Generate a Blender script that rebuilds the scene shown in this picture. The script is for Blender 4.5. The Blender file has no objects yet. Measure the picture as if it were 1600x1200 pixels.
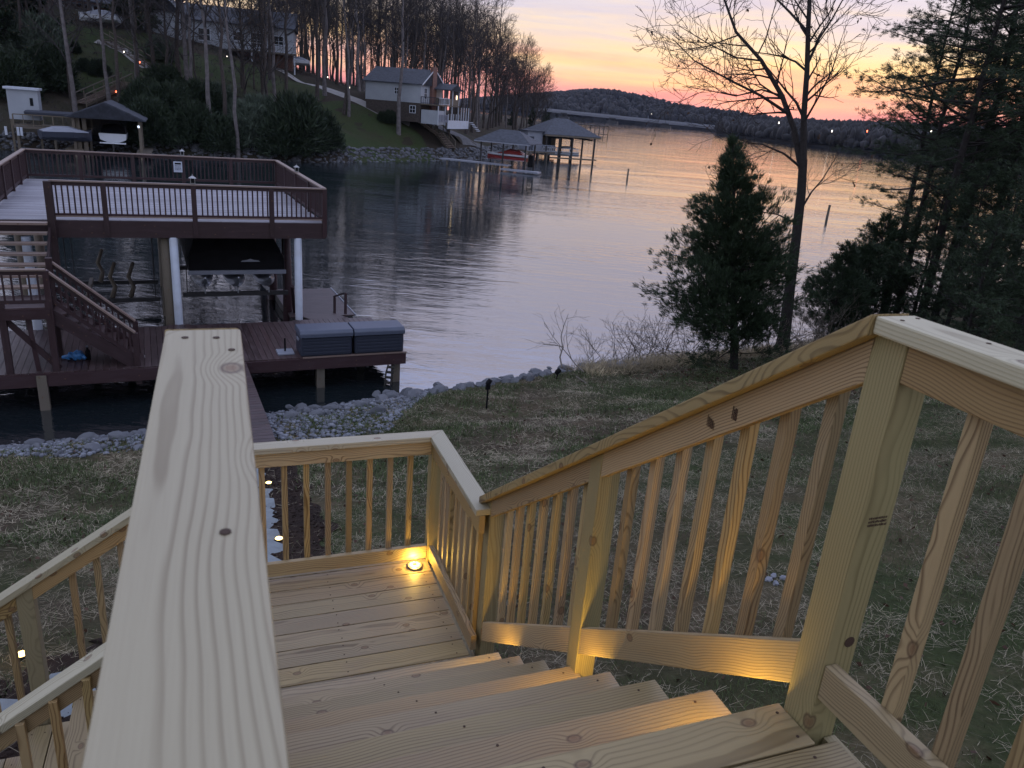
import bpy, bmesh, math, random
import numpy as np
from mathutils import Matrix, Vector
random.seed(7); rng = np.random.default_rng(7)
R = math.radians
# ------------------------------------------------------------------ camera
# World: X along the deck edge, Y out towards the lake, Z up, lake level z = 0, eye 7 m above it.
EYE = 7.0
FPX = 1205.0
def _axes():
    roll, pitch, turn = R(4.7), R(19.6), R(21.5)
    fwd = np.array([0, math.cos(pitch), -math.sin(pitch)]); r0 = np.array([1., 0, 0])
    u0 = np.array([0, math.sin(pitch), math.cos(pitch)])
    rt = math.cos(roll)*r0 + math.sin(roll)*u0; up = math.cos(roll)*u0 - math.sin(roll)*r0
    M = np.array([[math.cos(turn), math.sin(turn), 0], [-math.sin(turn), math.cos(turn), 0], [0, 0, 1]])
    return M@fwd, M@rt, M@up
FWD, RT, UP = _axes()
sc = bpy.context.scene
cam = bpy.data.cameras.new('camera'); camo = bpy.data.objects.new('camera', cam)
sc.collection.objects.link(camo); sc.camera = camo
cam.sensor_width = 36; cam.lens = FPX/1600*36; cam.clip_start = .05; cam.clip_end = 6000
camo.matrix_world = Matrix([[RT[0], UP[0], -FWD[0], 0], [RT[1], UP[1], -FWD[1], 0], [RT[2], UP[2], -FWD[2], EYE], [0, 0, 0, 1]])
cam.dof.use_dof = True; cam.dof.focus_distance = 14; cam.dof.aperture_fstop = 13
sc.view_settings.view_transform = 'Standard'; sc.view_settings.look = 'None'
sc.view_settings.exposure = 0.38; sc.view_settings.gamma = 1; sc.view_settings.use_curve_mapping = False
sc.render.resolution_x = 1024; sc.render.resolution_y = 768
sc.cycles.max_bounces = 5; sc.cycles.diffuse_bounces = 2; sc.cycles.glossy_bounces = 3
sc.cycles.transparent_max_bounces = 6; sc.cycles.sample_clamp_indirect = 4
# ------------------------------------------------------------------ node helper
class NT:
    def __init__(s, tree): s.t = tree; s.n = tree.nodes; s.l = tree.links
    def node(s, typ, ins=None, **kw):
        n = s.n.new(typ)
        for k, v in kw.items(): setattr(n, k, v)
        for k, v in (ins or {}).items():
            sk = n.inputs[k]
            if isinstance(v, bpy.types.NodeSocket): s.l.new(v, sk)
            else: sk.default_value = v
        return n
    def math(s, op, a, b=None, c=None, clamp=False):
        n = s.n.new('ShaderNodeMath'); n.operation = op; n.use_clamp = clamp
        for i, v in enumerate((a, b, c)):
            if v is None: continue
            if isinstance(v, bpy.types.NodeSocket): s.l.new(v, n.inputs[i])
            else: n.inputs[i].default_value = v
        return n.outputs[0]
    def vmath(s, op, a, b=None):
        n = s.n.new('ShaderNodeVectorMath'); n.operation = op
        for i, v in enumerate((a, b)):
            if v is None: continue
            if isinstance(v, bpy.types.NodeSocket): s.l.new(v, n.inputs[i])
            else: n.inputs[i].default_value = v
        return n
    def ramp(s, fac, stops, interp='LINEAR'):
        n = s.n.new('ShaderNodeValToRGB'); n.color_ramp.interpolation = interp
        e = n.color_ramp.elements
        while len(e) < len(stops): e.new(.5)
        for i, (p, c) in enumerate(stops):
            e[i].position = p
            e[i].color = (c, c, c, 1) if isinstance(c, (int, float)) else (*c, 1)
        if isinstance(fac, bpy.types.NodeSocket): s.l.new(fac, n.inputs[0])
        return n.outputs[0]
    def mix(s, f, a, b, mode='MIX'):
        n = s.n.new('ShaderNodeMix'); n.data_type = 'RGBA'; n.blend_type = mode; n.clamp_factor = True
        for i, v in ((0, f), (6, a), (7, b)):
            if isinstance(v, bpy.types.NodeSocket): s.l.new(v, n.inputs[i])
            elif i: n.inputs[i].default_value = (*v, 1) if not isinstance(v, (int, float)) else (v, v, v, 1)
            else: n.inputs[i].default_value = v
        return n.outputs[2]
    def noise(s, vec, scale, detail=3, rough=.5, dist=0.0):
        n = s.node('ShaderNodeTexNoise', {'Scale': scale, 'Detail': detail, 'Roughness': rough, 'Distortion': dist})
        if vec is not None: s.l.new(vec, n.inputs['Vector'])
        return n.outputs[0]
    def scaled(s, vec, sc3): return s.vmath('MULTIPLY', vec, sc3).outputs[0]
# ------------------------------------------------------------------ sky
SUN_AZ = math.atan2(.62, .78)      # azimuth of the afterglow, clockwise from +Y
world = bpy.data.worlds.new('World'); sc.world = world; world.use_nodes = True
W = NT(world.node_tree); W.n.clear()
tc = W.node('ShaderNodeTexCoord').outputs['Generated']
sep = W.node('ShaderNodeSeparateXYZ', {0: tc})
el = W.math('MULTIPLY', W.math('ARCSINE', sep.outputs[2]), 180/math.pi)       # elevation in degrees
sunv = (math.sin(SUN_AZ), math.cos(SUN_AZ), 0)
hl = W.vmath('NORMALIZE', W.scaled(tc, (1, 1, 0))).outputs[0]
az = W.vmath('DOT_PRODUCT', hl, sunv).outputs['Value']
# thin streaky cloud: noise stretched along the horizon
cvec = W.scaled(tc, (2.2, 2.2, 26))
cn = W.noise(cvec, 1.6, 6, .55, .6)
cn2 = W.noise(W.scaled(tc, (1.0, 1.0, 14)), 2.3, 5, .55, .5)
elw = W.math('ADD', el, W.math('MULTIPLY', W.math('SUBTRACT', cn, .5), 6.5))
glow = W.ramp(W.math('DIVIDE', elw, 60, clamp=True), [
    (0.0, (.55, .19, .22)), (.022, (.68, .25, .24)), (.042, (.74, .36, .25)), (.068, (.80, .54, .26)), (.090, (.74, .56, .34)),
    (.120, (.52, .47, .50)), (.19, (.50, .51, .66)), (.42, (.48, .56, .92)), (1.0, (.46, .55, .78))])
dusk = W.ramp(W.math('DIVIDE', elw, 60, clamp=True), [
    (0.0, (.34, .34, .42)), (.1, (.42, .44, .49)), (.3, (.44, .51, .64)), (1.0, (.46, .55, .78))])
side = W.math('MULTIPLY_ADD', az, .75, .42, clamp=True)
sky = W.mix(side, dusk, glow)
cl = W.ramp(cn2, [(.42, 0.0), (.62, 1.0)])
clf = W.math('MULTIPLY', cl, W.math('MULTIPLY', W.math('DIVIDE', el, 7, clamp=True), .85))
sky = W.mix(clf, sky, (.44, .41, .50))
nish = W.node('ShaderNodeTexSky', sky_type='NISHITA', sun_disc=False, sun_elevation=R(1.0), sun_rotation=SUN_AZ)
bgA = W.node('ShaderNodeBackground', {'Color': sky, 'Strength': 1.2})
bgB = W.node('ShaderNodeBackground', {'Color': nish.outputs[0], 'Strength': .01})
addsh = W.node('ShaderNodeAddShader'); W.l.new(bgA.outputs[0], addsh.inputs[0]); W.l.new(bgB.outputs[0], addsh.inputs[1])
out = W.node('ShaderNodeOutputWorld'); W.l.new(addsh.outputs[0], out.inputs[0])
world.cycles.sampling_method = 'MANUAL'; world.cycles.sample_map_resolution = 512
sun = bpy.data.lights.new('sun', 'SUN'); sun.energy = .05; sun.angle = R(60); sun.color = (1, .62, .42)
suno = bpy.data.objects.new('sun', sun); sc.collection.objects.link(suno)
suno.rotation_euler = (R(86), 0, -SUN_AZ + math.pi)
# ------------------------------------------------------------------ geometry helpers
COL = sc.collection
WM = {}
def tag(o, label=None, cat=None, group=None, kind=None):
    if label: o['label'] = label
    if cat: o['category'] = cat
    if group: o['group'] = group
    if kind: o['kind'] = kind
    return o
def link(o, parent=None, M=None):
    COL.objects.link(o)
    M = M if M is not None else Matrix.Identity(4)
    WM[o.name] = M
    if parent is not None:
        o.parent = parent; o.matrix_basis = WM[parent.name].inverted() @ M
    else: o.matrix_basis = M
    return o
def empty(name, loc=(0, 0, 0), rz=0, parent=None, **kw):
    o = bpy.data.objects.new(name, None); o.empty_display_size = .2
    link(o, parent, Matrix.Translation(loc) @ Matrix.Rotation(rz, 4, 'Z'))
    return tag(o, **kw)
def obj(name, me, parent=None, M=None, **kw):
    return tag(link(bpy.data.objects.new(name, me), parent, M), **kw)
def local(parent, M):            # matrix given in the parent's own frame
    return WM[parent.name] @ M
def T(x, y, z): return Matrix.Translation((x, y, z))
def RZ(a): return Matrix.Rotation(a, 4, 'Z')
def frame(origin, xa, za):       # local x along xa, local z near za
    x = Vector(xa).normalized(); z = Vector(za); y = z.cross(x).normalized(); z = x.cross(y)
    return Matrix(((x.x, y.x, z.x, origin[0]), (x.y, y.y, z.y, origin[1]), (x.z, y.z, z.z, origin[2]), (0, 0, 0, 1)))
def mesh(name, v, f, mat=None, smooth=False, mats=None, midx=None):
    me = bpy.data.meshes.new(name)
    if isinstance(f, np.ndarray):
        v = np.asarray(v, dtype=np.float32); k = f.shape[1]
        me.vertices.add(len(v)); me.vertices.foreach_set('co', v.ravel())
        me.loops.add(f.size); me.loops.foreach_set('vertex_index', f.astype(np.int32).ravel())
        me.polygons.add(len(f)); me.polygons.foreach_set('loop_start', np.arange(0, f.size, k, dtype=np.int32))
        me.update(calc_edges=True)
    else: me.from_pydata([tuple(p) for p in v], [], f); me.update()
    if mat: me.materials.append(mat)
    if mats:
        for m in mats: me.materials.append(m)
        me.polygons.foreach_set('material_index', np.asarray(midx, dtype=np.int32))
    if smooth: me.polygons.foreach_set('use_smooth', np.ones(len(me.polygons), dtype=bool))
    return me
BOXF = [(0, 3, 2, 1), (4, 5, 6, 7), (0, 1, 5, 4), (1, 2, 6, 5), (2, 3, 7, 6), (3, 0, 4, 7)]
class MB:
    def __init__(s): s.v = []; s.f = []
    def add(s, v, f):
        n = len(s.v); s.v += [tuple(p) for p in v]; s.f += [tuple(i+n for i in q) for q in f]; return s
    def box(s, x0, x1, y0, y1, z0, z1, M=None):
        v = [(x0, y0, z0), (x1, y0, z0), (x1, y1, z0), (x0, y1, z0), (x0, y0, z1), (x1, y0, z1), (x1, y1, z1), (x0, y1, z1)]
        if M: v = [tuple(M @ Vector(p)) for p in v]
        return s.add(v, BOXF)
    def bar(s, p, q, w, h=None, up=(0, 0, 1)):
        h = h or w; p = Vector(p); q = Vector(q); L = (q-p).length
        if L < 1e-6: return s
        d = (q-p)/L; u = Vector(up)
        if abs(d.dot(u)) > .98: u = Vector((0, 1, 0))
        return s.box(0, L, -w/2, w/2, -h/2, h/2, frame(p, d, u))
    def tube(s, pts, rad, n=6, cap=True):
        v, f = tube_arrays([np.array(pts, float)], [np.broadcast_to(rad, (len(pts),))], n)
        s.add(v.tolist(), f.tolist())
        if cap:
            k = len(s.v); s.f.append(tuple(range(k-n, k))); s.f.append(tuple(reversed(range(k-n*len(pts), k-n*len(pts)+n))))
        return s
    def cyl(s, x, y, z0, z1, r, n=12, r2=None): return s.tube([(x, y, z0), (x, y, z1)], [r, r if r2 is None else r2], n)
    def prism(s, poly, z0, z1):       # polygon (x, y) counter-clockwise
        n = len(poly); return s.add([(x, y, z0) for x, y in poly]+[(x, y, z1) for x, y in poly],
            [tuple(reversed(range(n))), tuple(range(n, 2*n))]+[(i, (i+1) % n, n+(i+1) % n, n+i) for i in range(n)])
    def build(s, name, mat, parent=None, M=None, smooth=False, bevel=0, **kw):
        me = mesh(name, s.v, s.f, mat, smooth)
        if bevel: bevel_mesh(me, bevel)
        if M is None and parent is not None: M = WM[parent.name]
        return obj(name, me, parent, M, **kw)
def bevel_mesh(me, off, seg=1, ang=.6):
    bm = bmesh.new(); bm.from_mesh(me)
    bmesh.ops.bevel(bm, geom=[e for e in bm.edges if len(e.link_faces) == 2 and e.calc_face_angle(0) > ang], offset=off, segments=seg, profile=.6, affect='EDGES', clamp_overlap=True)
    bm.to_mesh(me); bm.free()
def tube_arrays(lines, rads, n):
    V = []; Fc = []; base = 0
    ang = np.arange(n)*2*math.pi/n; ca = np.cos(ang)[:, None]; sa = np.sin(ang)[:, None]
    ring = np.arange(n)
    for P, r in zip(lines, rads):
        k = len(P); d = np.gradient(P, axis=0); d /= np.linalg.norm(d, axis=1)[:, None]+1e-9
        ref = np.array([0, 0, 1.]) if abs(d[0, 2]) < .9 else np.array([1., 0, 0])
        for i in range(k):
            a = np.cross(ref, d[i]); a /= np.linalg.norm(a)+1e-9; b = np.cross(d[i], a)
            V.append(P[i]+r[i]*(ca*a+sa*b))
        for i in range(k-1):
            o = base+i*n; Fc.append(np.stack([o+ring, o+(ring+1) % n, o+n+(ring+1) % n, o+n+ring], 1))
        base += k*n
    return np.concatenate(V), np.concatenate(Fc)
_bc = {}
def board_mesh(L, Wd, Th, mat, k0z=0, k1z=0, k0y=0, k1y=0, bev=.003, seg=2):
    key = (round(L, 3), round(Wd, 4), round(Th, 4), mat.name, round(k0z, 3), round(k1z, 3), round(k0y, 3), round(k1y, 3), bev)
    if key in _bc: return _bc[key]
    v = []
    for z in (-Th/2, Th/2):
        for x, y in ((0, -Wd/2), (L, -Wd/2), (L, Wd/2), (0, Wd/2)):
            v.append((x+((k1z*z+k1y*y) if x else (k0z*z+k0y*y)), y, z))
    me = mesh('board', v, BOXF, mat)
    if bev: bevel_mesh(me, bev, seg, .3)
    _bc[key] = me; return me
def board(name, p, q, Wd, Th, mat, parent, up=(0, 0, 1), bev=.003, **k):
    """board from p to q (centre line), Wd across, Th along 'up'"""
    p = Vector(p); q = Vector(q); kk = {a: b for a, b in k.items() if a[0] == 'k' and len(a) == 3}
    lab = {a: b for a, b in k.items() if a not in kk}
    return obj(name, board_mesh((q-p).length, Wd, Th, mat, bev=bev, **kk), parent, frame(p, q-p, up), **lab)
def rock_mesh(seed, sub=2, squash=.7):
    bm = bmesh.new(); bmesh.ops.create_icosphere(bm, subdivisions=sub, radius=1)
    r = random.Random(seed); pl = [(Vector((r.gauss(0, 1), r.gauss(0, 1), r.gauss(0, 1))).normalized(), r.uniform(.55, .85)) for _ in range(9)]
    sx, sy = r.uniform(.8, 1.25), r.uniform(.7, 1.1)
    for v in bm.verts:
        for n, d in pl:
            t = v.co.dot(n)
            if t > d: v.co -= n*(t-d)
        v.co.x *= sx; v.co.y *= sy; v.co.z *= squash
    me = bpy.data.meshes.new('rock'); bm.to_mesh(me); bm.free(); return me
# ------------------------------------------------------------------ materials
def mat_new(name):
    m = bpy.data.materials.new(name); m.use_nodes = True; t = NT(m.node_tree)
    b = m.node_tree.nodes['Principled BSDF']; return m, t, b
def plain(name, col, rough=.7, var=.25, scale=3, metal=0, bump=.0, spec=.5, dirt=None):
    m, t, b = mat_new(name); P = t.node('ShaderNodeTexCoord').outputs['Object']
    rnd = t.node('ShaderNodeObjectInfo').outputs['Random']
    P = t.vmath('ADD', P, t.node('ShaderNodeCombineXYZ', {0: t.math('MULTIPLY', rnd, 31), 1: rnd}).outputs[0]).outputs[0]
    n = t.noise(P, scale, 5, .6)
    lo = tuple(c*(1-var) for c in col); hi = tuple(min(1, c*(1+var)) for c in col)
    c = t.ramp(n, [(.3, lo), (.7, hi)])
    if dirt: c = t.mix(t.ramp(t.noise(P, scale*.35, 4), [(.5, 0.), (.75, .7)]), c, dirt)
    t.l.new(c, b.inputs['Base Color']); b.inputs['Roughness'].default_value = rough; b.inputs['Metallic'].default_value = metal
    b.inputs['Specular IOR Level'].default_value = spec
    if bump:
        bp = t.node('ShaderNodeBump', {'Strength': bump, 'Distance': .02, 'Height': t.noise(P, scale*4, 4)}); t.l.new(bp.outputs[0], b.inputs['Normal'])
    return m
def wood(name, light, dark, ring=.008, knots=1.0, rough=.55, green=.15, tint=(.42, .40, .24), seedo=0.0, contrast=1.0, worn=None, spec=.5, hue=.18, wander=.13, kth=.78, worn2=None):
    """softwood: rings round a wandering pith, sparse knots that bend them, fine fibre"""
    m, t, b = mat_new(name)
    P = t.node('ShaderNodeTexCoord').outputs['Object']; rnd = t.node('ShaderNodeObjectInfo').outputs['Random']
    wn = t.node('ShaderNodeTexWhiteNoise', {'W': t.math('ADD', rnd, seedo)}, noise_dimensions='1D')
    wc = t.node('ShaderNodeSeparateColor', {0: wn.outputs['Color']})
    r1, r2, r3 = wc.outputs
    Q = t.vmath('ADD', P, t.scaled(wn.outputs['Color'], (40, 0, 0))).outputs[0]
    sx = t.node('ShaderNodeSeparateXYZ', {0: P}); qx = t.node('ShaderNodeSeparateXYZ', {0: Q}).outputs[0]
    # knots
    kv = t.node('ShaderNodeCombineXYZ', {0: t.math('MULTIPLY', qx, 4.2), 1: t.math('MULTIPLY', t.math('ADD', sx.outputs[1], sx.outputs[2]), 6.5)}).outputs[0]
    vo = t.node('ShaderNodeTexVoronoi', {'Vector': kv, 'Scale': 1.0, 'Randomness': .85}, feature='F1', voronoi_dimensions='2D')
    vcol = t.node('ShaderNodeSeparateColor', {0: vo.outputs['Color']}).outputs[0]
    has = t.math('GREATER_THAN', vcol, kth)
    kd = vo.outputs['Distance']
    bend = t.math('MULTIPLY', t.math('MULTIPLY', t.ramp(kd, [(0., 1.), (.32, .0)], 'EASE'), has), .016*knots)
    core = t.math('MULTIPLY', t.ramp(kd, [(.035, 1.), (.085, 0.)]), has)
    rim = t.math('MULTIPLY', t.ramp(kd, [(.05, .0), (.075, 1.), (.11, 0.)]), has)
    # ring radius
    w1 = t.math('MULTIPLY', t.math('SUBTRACT', t.noise(t.scaled(Q, (1.7, 2, 2)), 1.0, 2, .5), .5), wander)
    w2 = t.math('MULTIPLY', t.math('SUBTRACT', t.noise(t.scaled(Q, (3.0, 14, 14)), 1.0, 2, .5), .5), .012)
    oy = t.math('ADD', t.math('MULTIPLY_ADD', r1, .14, -.07), w1)
    oz = t.math('MULTIPLY_ADD', r2, .09, .012)
    yy = t.math('ADD', sx.outputs[1], oy); zz = t.math('ADD', sx.outputs[2], oz)
    rr = t.math('SQRT', t.math('ADD', t.math('MULTIPLY', yy, yy), t.math('MULTIPLY', zz, zz)))
    rr = t.math('ADD', t.math('ADD', rr, w2), bend)
    fr = t.math('FRACT', t.math('DIVIDE', rr, ring))
    late = t.ramp(fr, [(0., .15), (.45, .05), (.86, 1.0), (1.0, .15)], 'EASE')
    fib = t.noise(t.scaled(Q, (8, 420, 420)), 1.0, 2, .6)
    blot = t.noise(t.scaled(Q, (1.6, 9, 9)), 1.0, 3, .5)
    amp = t.math('MULTIPLY', t.ramp(blot, [(.3, .35), (.7, .95)]), contrast)
    c = t.mix(t.math('MULTIPLY', late, amp), light, dark)
    c = t.mix(t.math('MULTIPLY', fib, .22), c, dark)
    gr = t.ramp(t.noise(t.scaled(Q, (1.1, 5, 5)), 1.0, 3, .5), [(.4, 0.), (.75, 1.)])
    c = t.mix(t.math('MULTIPLY', gr, green), c, tint)
    hs = t.node('ShaderNodeHueSaturation', {'Hue': t.math('MULTIPLY_ADD', r3, .014, .501), 'Saturation': t.math('MULTIPLY_ADD', r1, .3, .85), 'Value': t.math('MULTIPLY_ADD', r2, hue*1.6, 1-hue), 'Color': c})
    c = hs.outputs[0]
    c = t.mix(t.math('MULTIPLY', core, .75), c, (.16, .085, .045)); c = t.mix(t.math('MULTIPLY', rim, .8), c, (.07, .035, .02))
    if worn2: c = t.mix(t.math('MULTIPLY', t.ramp(t.noise(t.scaled(Q, (3.5, 11, 11)), 1.0, 6, .7), [(.5, 0.), (.72, 1.)]), .6), c, worn2)
    if worn: c = t.mix(t.ramp(t.noise(t.scaled(Q, (2, 12, 12)), 1.0, 5, .65), [(.45, 0.), (.7, .8)]), c, worn)
    t.l.new(c, b.inputs['Base Color'])
    b.inputs['Roughness'].default_value = rough; b.inputs['Specular IOR Level'].default_value = spec
    h = t.math('ADD', t.math('MULTIPLY', late, .5), t.math('MULTIPLY', fib, .6))
    bp = t.node('ShaderNodeBump', {'Strength': .35, 'Distance': .0015, 'Height': h}); t.l.new(bp.outputs[0], b.inputs['Normal'])
    return m
PINE_L, PINE_D = (.40, .28, .15), (.105, .054, .024)
M = {}
M['wood'] = wood('fresh_pine', PINE_L, PINE_D, kth=.72, hue=.25, contrast=1.1, wander=.2)
M['cap'] = wood('pale_pine_cap', (.46, .415, .305), (.17, .13, .08), ring=.0075, knots=1.5, contrast=.75, wander=.05, kth=.5, rough=.5, spec=.45, green=.1)
M['post'] = wood('greenish_treated_pine', (.31, .25, .135), (.12, .085, .04), contrast=.8, green=.4, tint=(.28, .27, .14), wander=.18, kth=.86)
M['tread'] = wood('pine_tread', (.345, .265, .162), (.10, .062, .034), ring=.010, contrast=.85, rough=.5, green=.06, wander=.10, knots=1.3, kth=.72, worn2=(.24, .18, .12))
M['dockred'] = wood('dark_red_stained_wood', (.032, .012, .016), (.014, .006, .009), contrast=.6, green=0, rough=.6, knots=0, worn=(.045, .024, .03))
M['dockboard'] = wood('worn_red_brown_deck_board', (.060, .036, .038), (.026, .015, .017), contrast=.8, green=0, rough=.42, knots=0, worn=(.10, .072, .078), hue=.3)
M['greyboard'] = wood('weathered_grey_deck_board', (.33, .335, .385), (.17, .165, .20), contrast=.7, green=0, rough=.5, knots=.4, worn=(.17, .165, .20), hue=.4)
M['railtop'] = wood('weathered_rail_cap', (.24, .18, .16), (.10, .06, .055), contrast=.6, green=0, rough=.5, knots=0)
M['oldwood'] = wood('old_grey_wood', (.14, .115, .095), (.07, .055, .045), contrast=.7, green=.2, tint=(.09, .10, .06), rough=.8)
M['white'] = plain('white_paint', (.44, .49, .58), .45, .08, 4, dirt=(.40, .40, .42))
M['offwhite'] = plain('pale_siding', (.30, .33, .38), .6, .08, .6)
M['black'] = plain('black_vinyl', (.008, .008, .010), .8, .3, 3, spec=.15)
M['metal'] = plain('dull_metal', (.35, .36, .38), .35, .15, 6, metal=.9)
M['darkmetal'] = plain('dark_metal', (.022, .022, .025), .6, .2, 6)
M['rope'] = plain('dark_rope', (.03, .028, .025), .9)
M['screw'] = plain('screw_hole', (.055, .03, .02), .8)
M['roof'] = plain('grey_shingle', (.045, .052, .072), .75, .35, 2.5, bump=.4)
M['boxlid'] = plain('pale_grey_plastic', (.22, .24, .30), .45, .06, 3)
M['boxbody'] = plain('slate_plastic', (.020, .026, .046), .5, .08, 3)
M['navylid'] = plain('navy_box_lid', (.07, .085, .13), .5, .08, 3)
M['blueplastic'] = plain('blue_plastic', (.05, .20, .48), .35, .4, 9)
M['glassdark'] = plain('dark_window_glass', (.015, .018, .022), .08, .1, 1)
M['bark'] = plain('grey_brown_bark', (.055, .045, .042), .9, .45, 7, bump=.8)
M['barkdark'] = plain('dark_bark', (.022, .018, .018), .9, .4, 9, bump=.8)
M['barkpale'] = plain('pale_bark', (.115, .105, .11), .9, .4, 2.5, bump=.8)
M['twig'] = plain('twigs', (.036, .032, .034), .9, .3, 3)
M['bud'] = plain('spring_buds', (.10, .065, .035), .8, .4, 1)
M['straw'] = plain('dry_straw', (.36, .30, .20), .75, .45, .9)
M['brick'] = plain('brown_brick', (.16, .085, .07), .8, .3, 5)
M['hull'] = plain('white_gelcoat', (.62, .66, .74), .25, .05, 2)
M['redhull'] = plain('red_gelcoat', (.24, .03, .03), .3, .1, 2)
M['alu'] = plain('aluminium', (.30, .32, .36), .35, .15, 4, metal=.7)
def leafmat(name, col, var=.4):
    m, t, b = mat_new(name); g = t.node('ShaderNodeNewGeometry')
    n = t.noise(g.outputs['Position'], 1.3, 3)
    rp = g.outputs['Random Per Island']
    f = t.math('ADD', t.math('MULTIPLY', n, .6), t.math('MULTIPLY', rp, .4))
    c = t.ramp(f, [(.2, tuple(x*(1-var) for x in col)), (.8, tuple(x*(1+var) for x in col))])
    t.l.new(c, b.inputs['Base Color']); b.inputs['Roughness'].default_value = .7; b.inputs['Specular IOR Level'].default_value = .3
    return m
M['cedar'] = leafmat('redcedar_foliage', (.030, .050, .026))
M['pine'] = leafmat('pine_needles', (.035, .055, .030), .55)
M['shrub'] = leafmat('evergreen_shrub', (.022, .036, .020))
M['paleshrub'] = leafmat('pale_shrub', (.075, .10, .075), .4)
M['deadleaf'] = leafmat('clinging_brown_leaves', (.06, .032, .02))
M['strawleaf'] = leafmat('straw_blades', (.27, .235, .165), .6)
M['grassleaf'] = leafmat('grass_blades', (.060, .085, .030), .5)
M['rockm'] = leafmat('riprap_stone', (.085, .09, .105), .6)
M['gravelm'] = leafmat('pale_gravel', (.15, .16, .19), .7)
M['flag'] = plain('bluestone_slab', (.17, .20, .22), .6, .25, 5, bump=.4, dirt=(.16, .17, .17))
def emit(name, col, s):
    m, t, b = mat_new(name); b.inputs['Base Color'].default_value = (*col, 1); b.inputs['Emission Color'].default_value = (*col, 1); b.inputs['Emission Strength'].default_value = s; return m
M['lamp'] = emit('warm_led', (1, .66, .20), 5)
M['lampsoft'] = emit('warm_lens', (1, .66, .16), 1.5)
M['redlamp'] = emit('red_lamp', (1, .14, .06), 5)
M['whitelamp'] = emit('white_lamp', (1, .9, .75), 3)
M['window_lit'] = emit('lit_window', (1, .72, .35), 2.6)
M['coolstrip'] = emit('cool_tube', (.75, .85, 1), 1.2)
# ground
def ground_mat(name, A, B, C, sc1=1.2, worldpos=True, patch=None):
    m, t, b = mat_new(name); P = t.node('ShaderNodeNewGeometry').outputs['Position']
    n1 = t.noise(P, sc1, 5, .6); n2 = t.noise(P, sc1*.28, 4, .6); n3 = t.noise(P, sc1*14, 4, .7)
    c = t.mix(t.ramp(n2, [(.4, 0.), (.62, 1.)]), A, B)
    c = t.mix(t.ramp(n1, [(.48, 0.), (.7, .8)]), c, C)
    c = t.mix(t.ramp(n3, [(.3, .6), (.65, 0.)]), c, tuple(x*.35 for x in A))
    t.l.new(c, b.inputs['Base Color']); b.inputs['Roughness'].default_value = .95; b.inputs['Specular IOR Level'].default_value = .15
    bp = t.node('ShaderNodeBump', {'Strength': .9, 'Distance': .04, 'Height': n3}); t.l.new(bp.outputs[0], b.inputs['Normal'])
    return m
M['lawn'] = ground_mat('patchy_lawn_soil', (.040, .052, .020), (.070, .052, .036), (.13, .10, .065), .9)
M['mulch'] = ground_mat('dark_mulch', (.045, .030, .024), (.030, .022, .020), (.07, .05, .04), 6)
M['bankg'] = ground_mat('far_bank_ground', (.036, .036, .024), (.045, .034, .028), (.055, .042, .034), .35)
M['farland'] = ground_mat('far_wooded_land', (.020, .022, .022), (.025, .022, .024), (.03, .03, .026), .05)
# water
def water_mat():
    m, t, b = mat_new('lake_water'); P = t.node('ShaderNodeNewGeometry').outputs['Position']
    rot = t.node('ShaderNodeVectorRotate', {0: P, 'Angle': R(24)}, rotation_type='Z_AXIS').outputs[0]
    a1 = t.noise(t.scaled(rot, (.75, 1.9, 1)), 1.0, 3, .55, .4)
    a2 = t.noise(t.scaled(rot, (2.4, 5.6, 1)), 1.0, 3, .6, .3)
    a3 = t.noise(t.scaled(rot, (.12, .34, 1)), 1.0, 2, .5, .2)
    calm = t.ramp(t.noise(t.scaled(rot, (.035, .11, 1)), 1.0, 3, .5, .8), [(.38, .35), (.62, 1.)])
    h = t.math('ADD', t.math('MULTIPLY', a1, .065), t.math('ADD', t.math('MULTIPLY', a2, .014), t.math('MULTIPLY', a3, .06)))
    bp = t.node('ShaderNodeBump', {'Strength': .44, 'Distance': 1.0, 'Height': t.math('MULTIPLY', h, calm)})
    t.l.new(bp.outputs[0], b.inputs['Normal'])
    b.inputs['Base Color'].default_value = (.012, .018, .022, 1); b.inputs['Roughness'].default_value = .015
    b.inputs['IOR'].default_value = 4.0; b.inputs['Specular IOR Level'].default_value = .5
    return m
M['water'] = water_mat()
# ------------------------------------------------------------------ terrain functions
def interp(x, pts):
    return np.interp(x, [p[0] for p in pts], [p[1] for p in pts])
NEAR = [(-200, 10), (-40, 13), (-10, 15.5), (-4.5, 16.1), (-1.5, 16.5), (1.0, 17.1), (4, 17.8), (8.7, 19.0), (13, 19.7), (18, 20.3), (25, 23), (40, 30), (80, 50), (200, 90)]
def near_d(u, v): return interp(u, NEAR) - v
def bumps(u, v, a=.04):
    return a*(np.sin(u*1.7+.6*np.sin(v*1.3))+np.sin(v*2.1+np.sin(u*.9))+.6*np.sin(u*4.1+v*3.3))
def near_h(u, v):
    d = near_d(u, v)
    h = np.interp(d, [-40, -6, 0, .9, 3.8, 12, 17, 40, 200], [-4, -1.4, 0, .30, .70, 2.75, 3.55, 6, 14])
    h = h + np.clip((u-9)*.05, 0, 3)*np.clip((d-1)/8, 0, 1)
    return h + bumps(u, v, .03)*np.clip(d*.5, 0, 1)
BANK = np.array([(-170, 50), (-70, 66), (-40, 76), (-24, 83), (-10, 84), (-4, 85), (4, 86), (11, 87.5), (18, 93), (29, 101), (38, 110), (47, 126), (60, 150), (82, 200), (110, 262), (150, 345), (140, 375), (60, 430), (-170, 520)], float)
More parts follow.
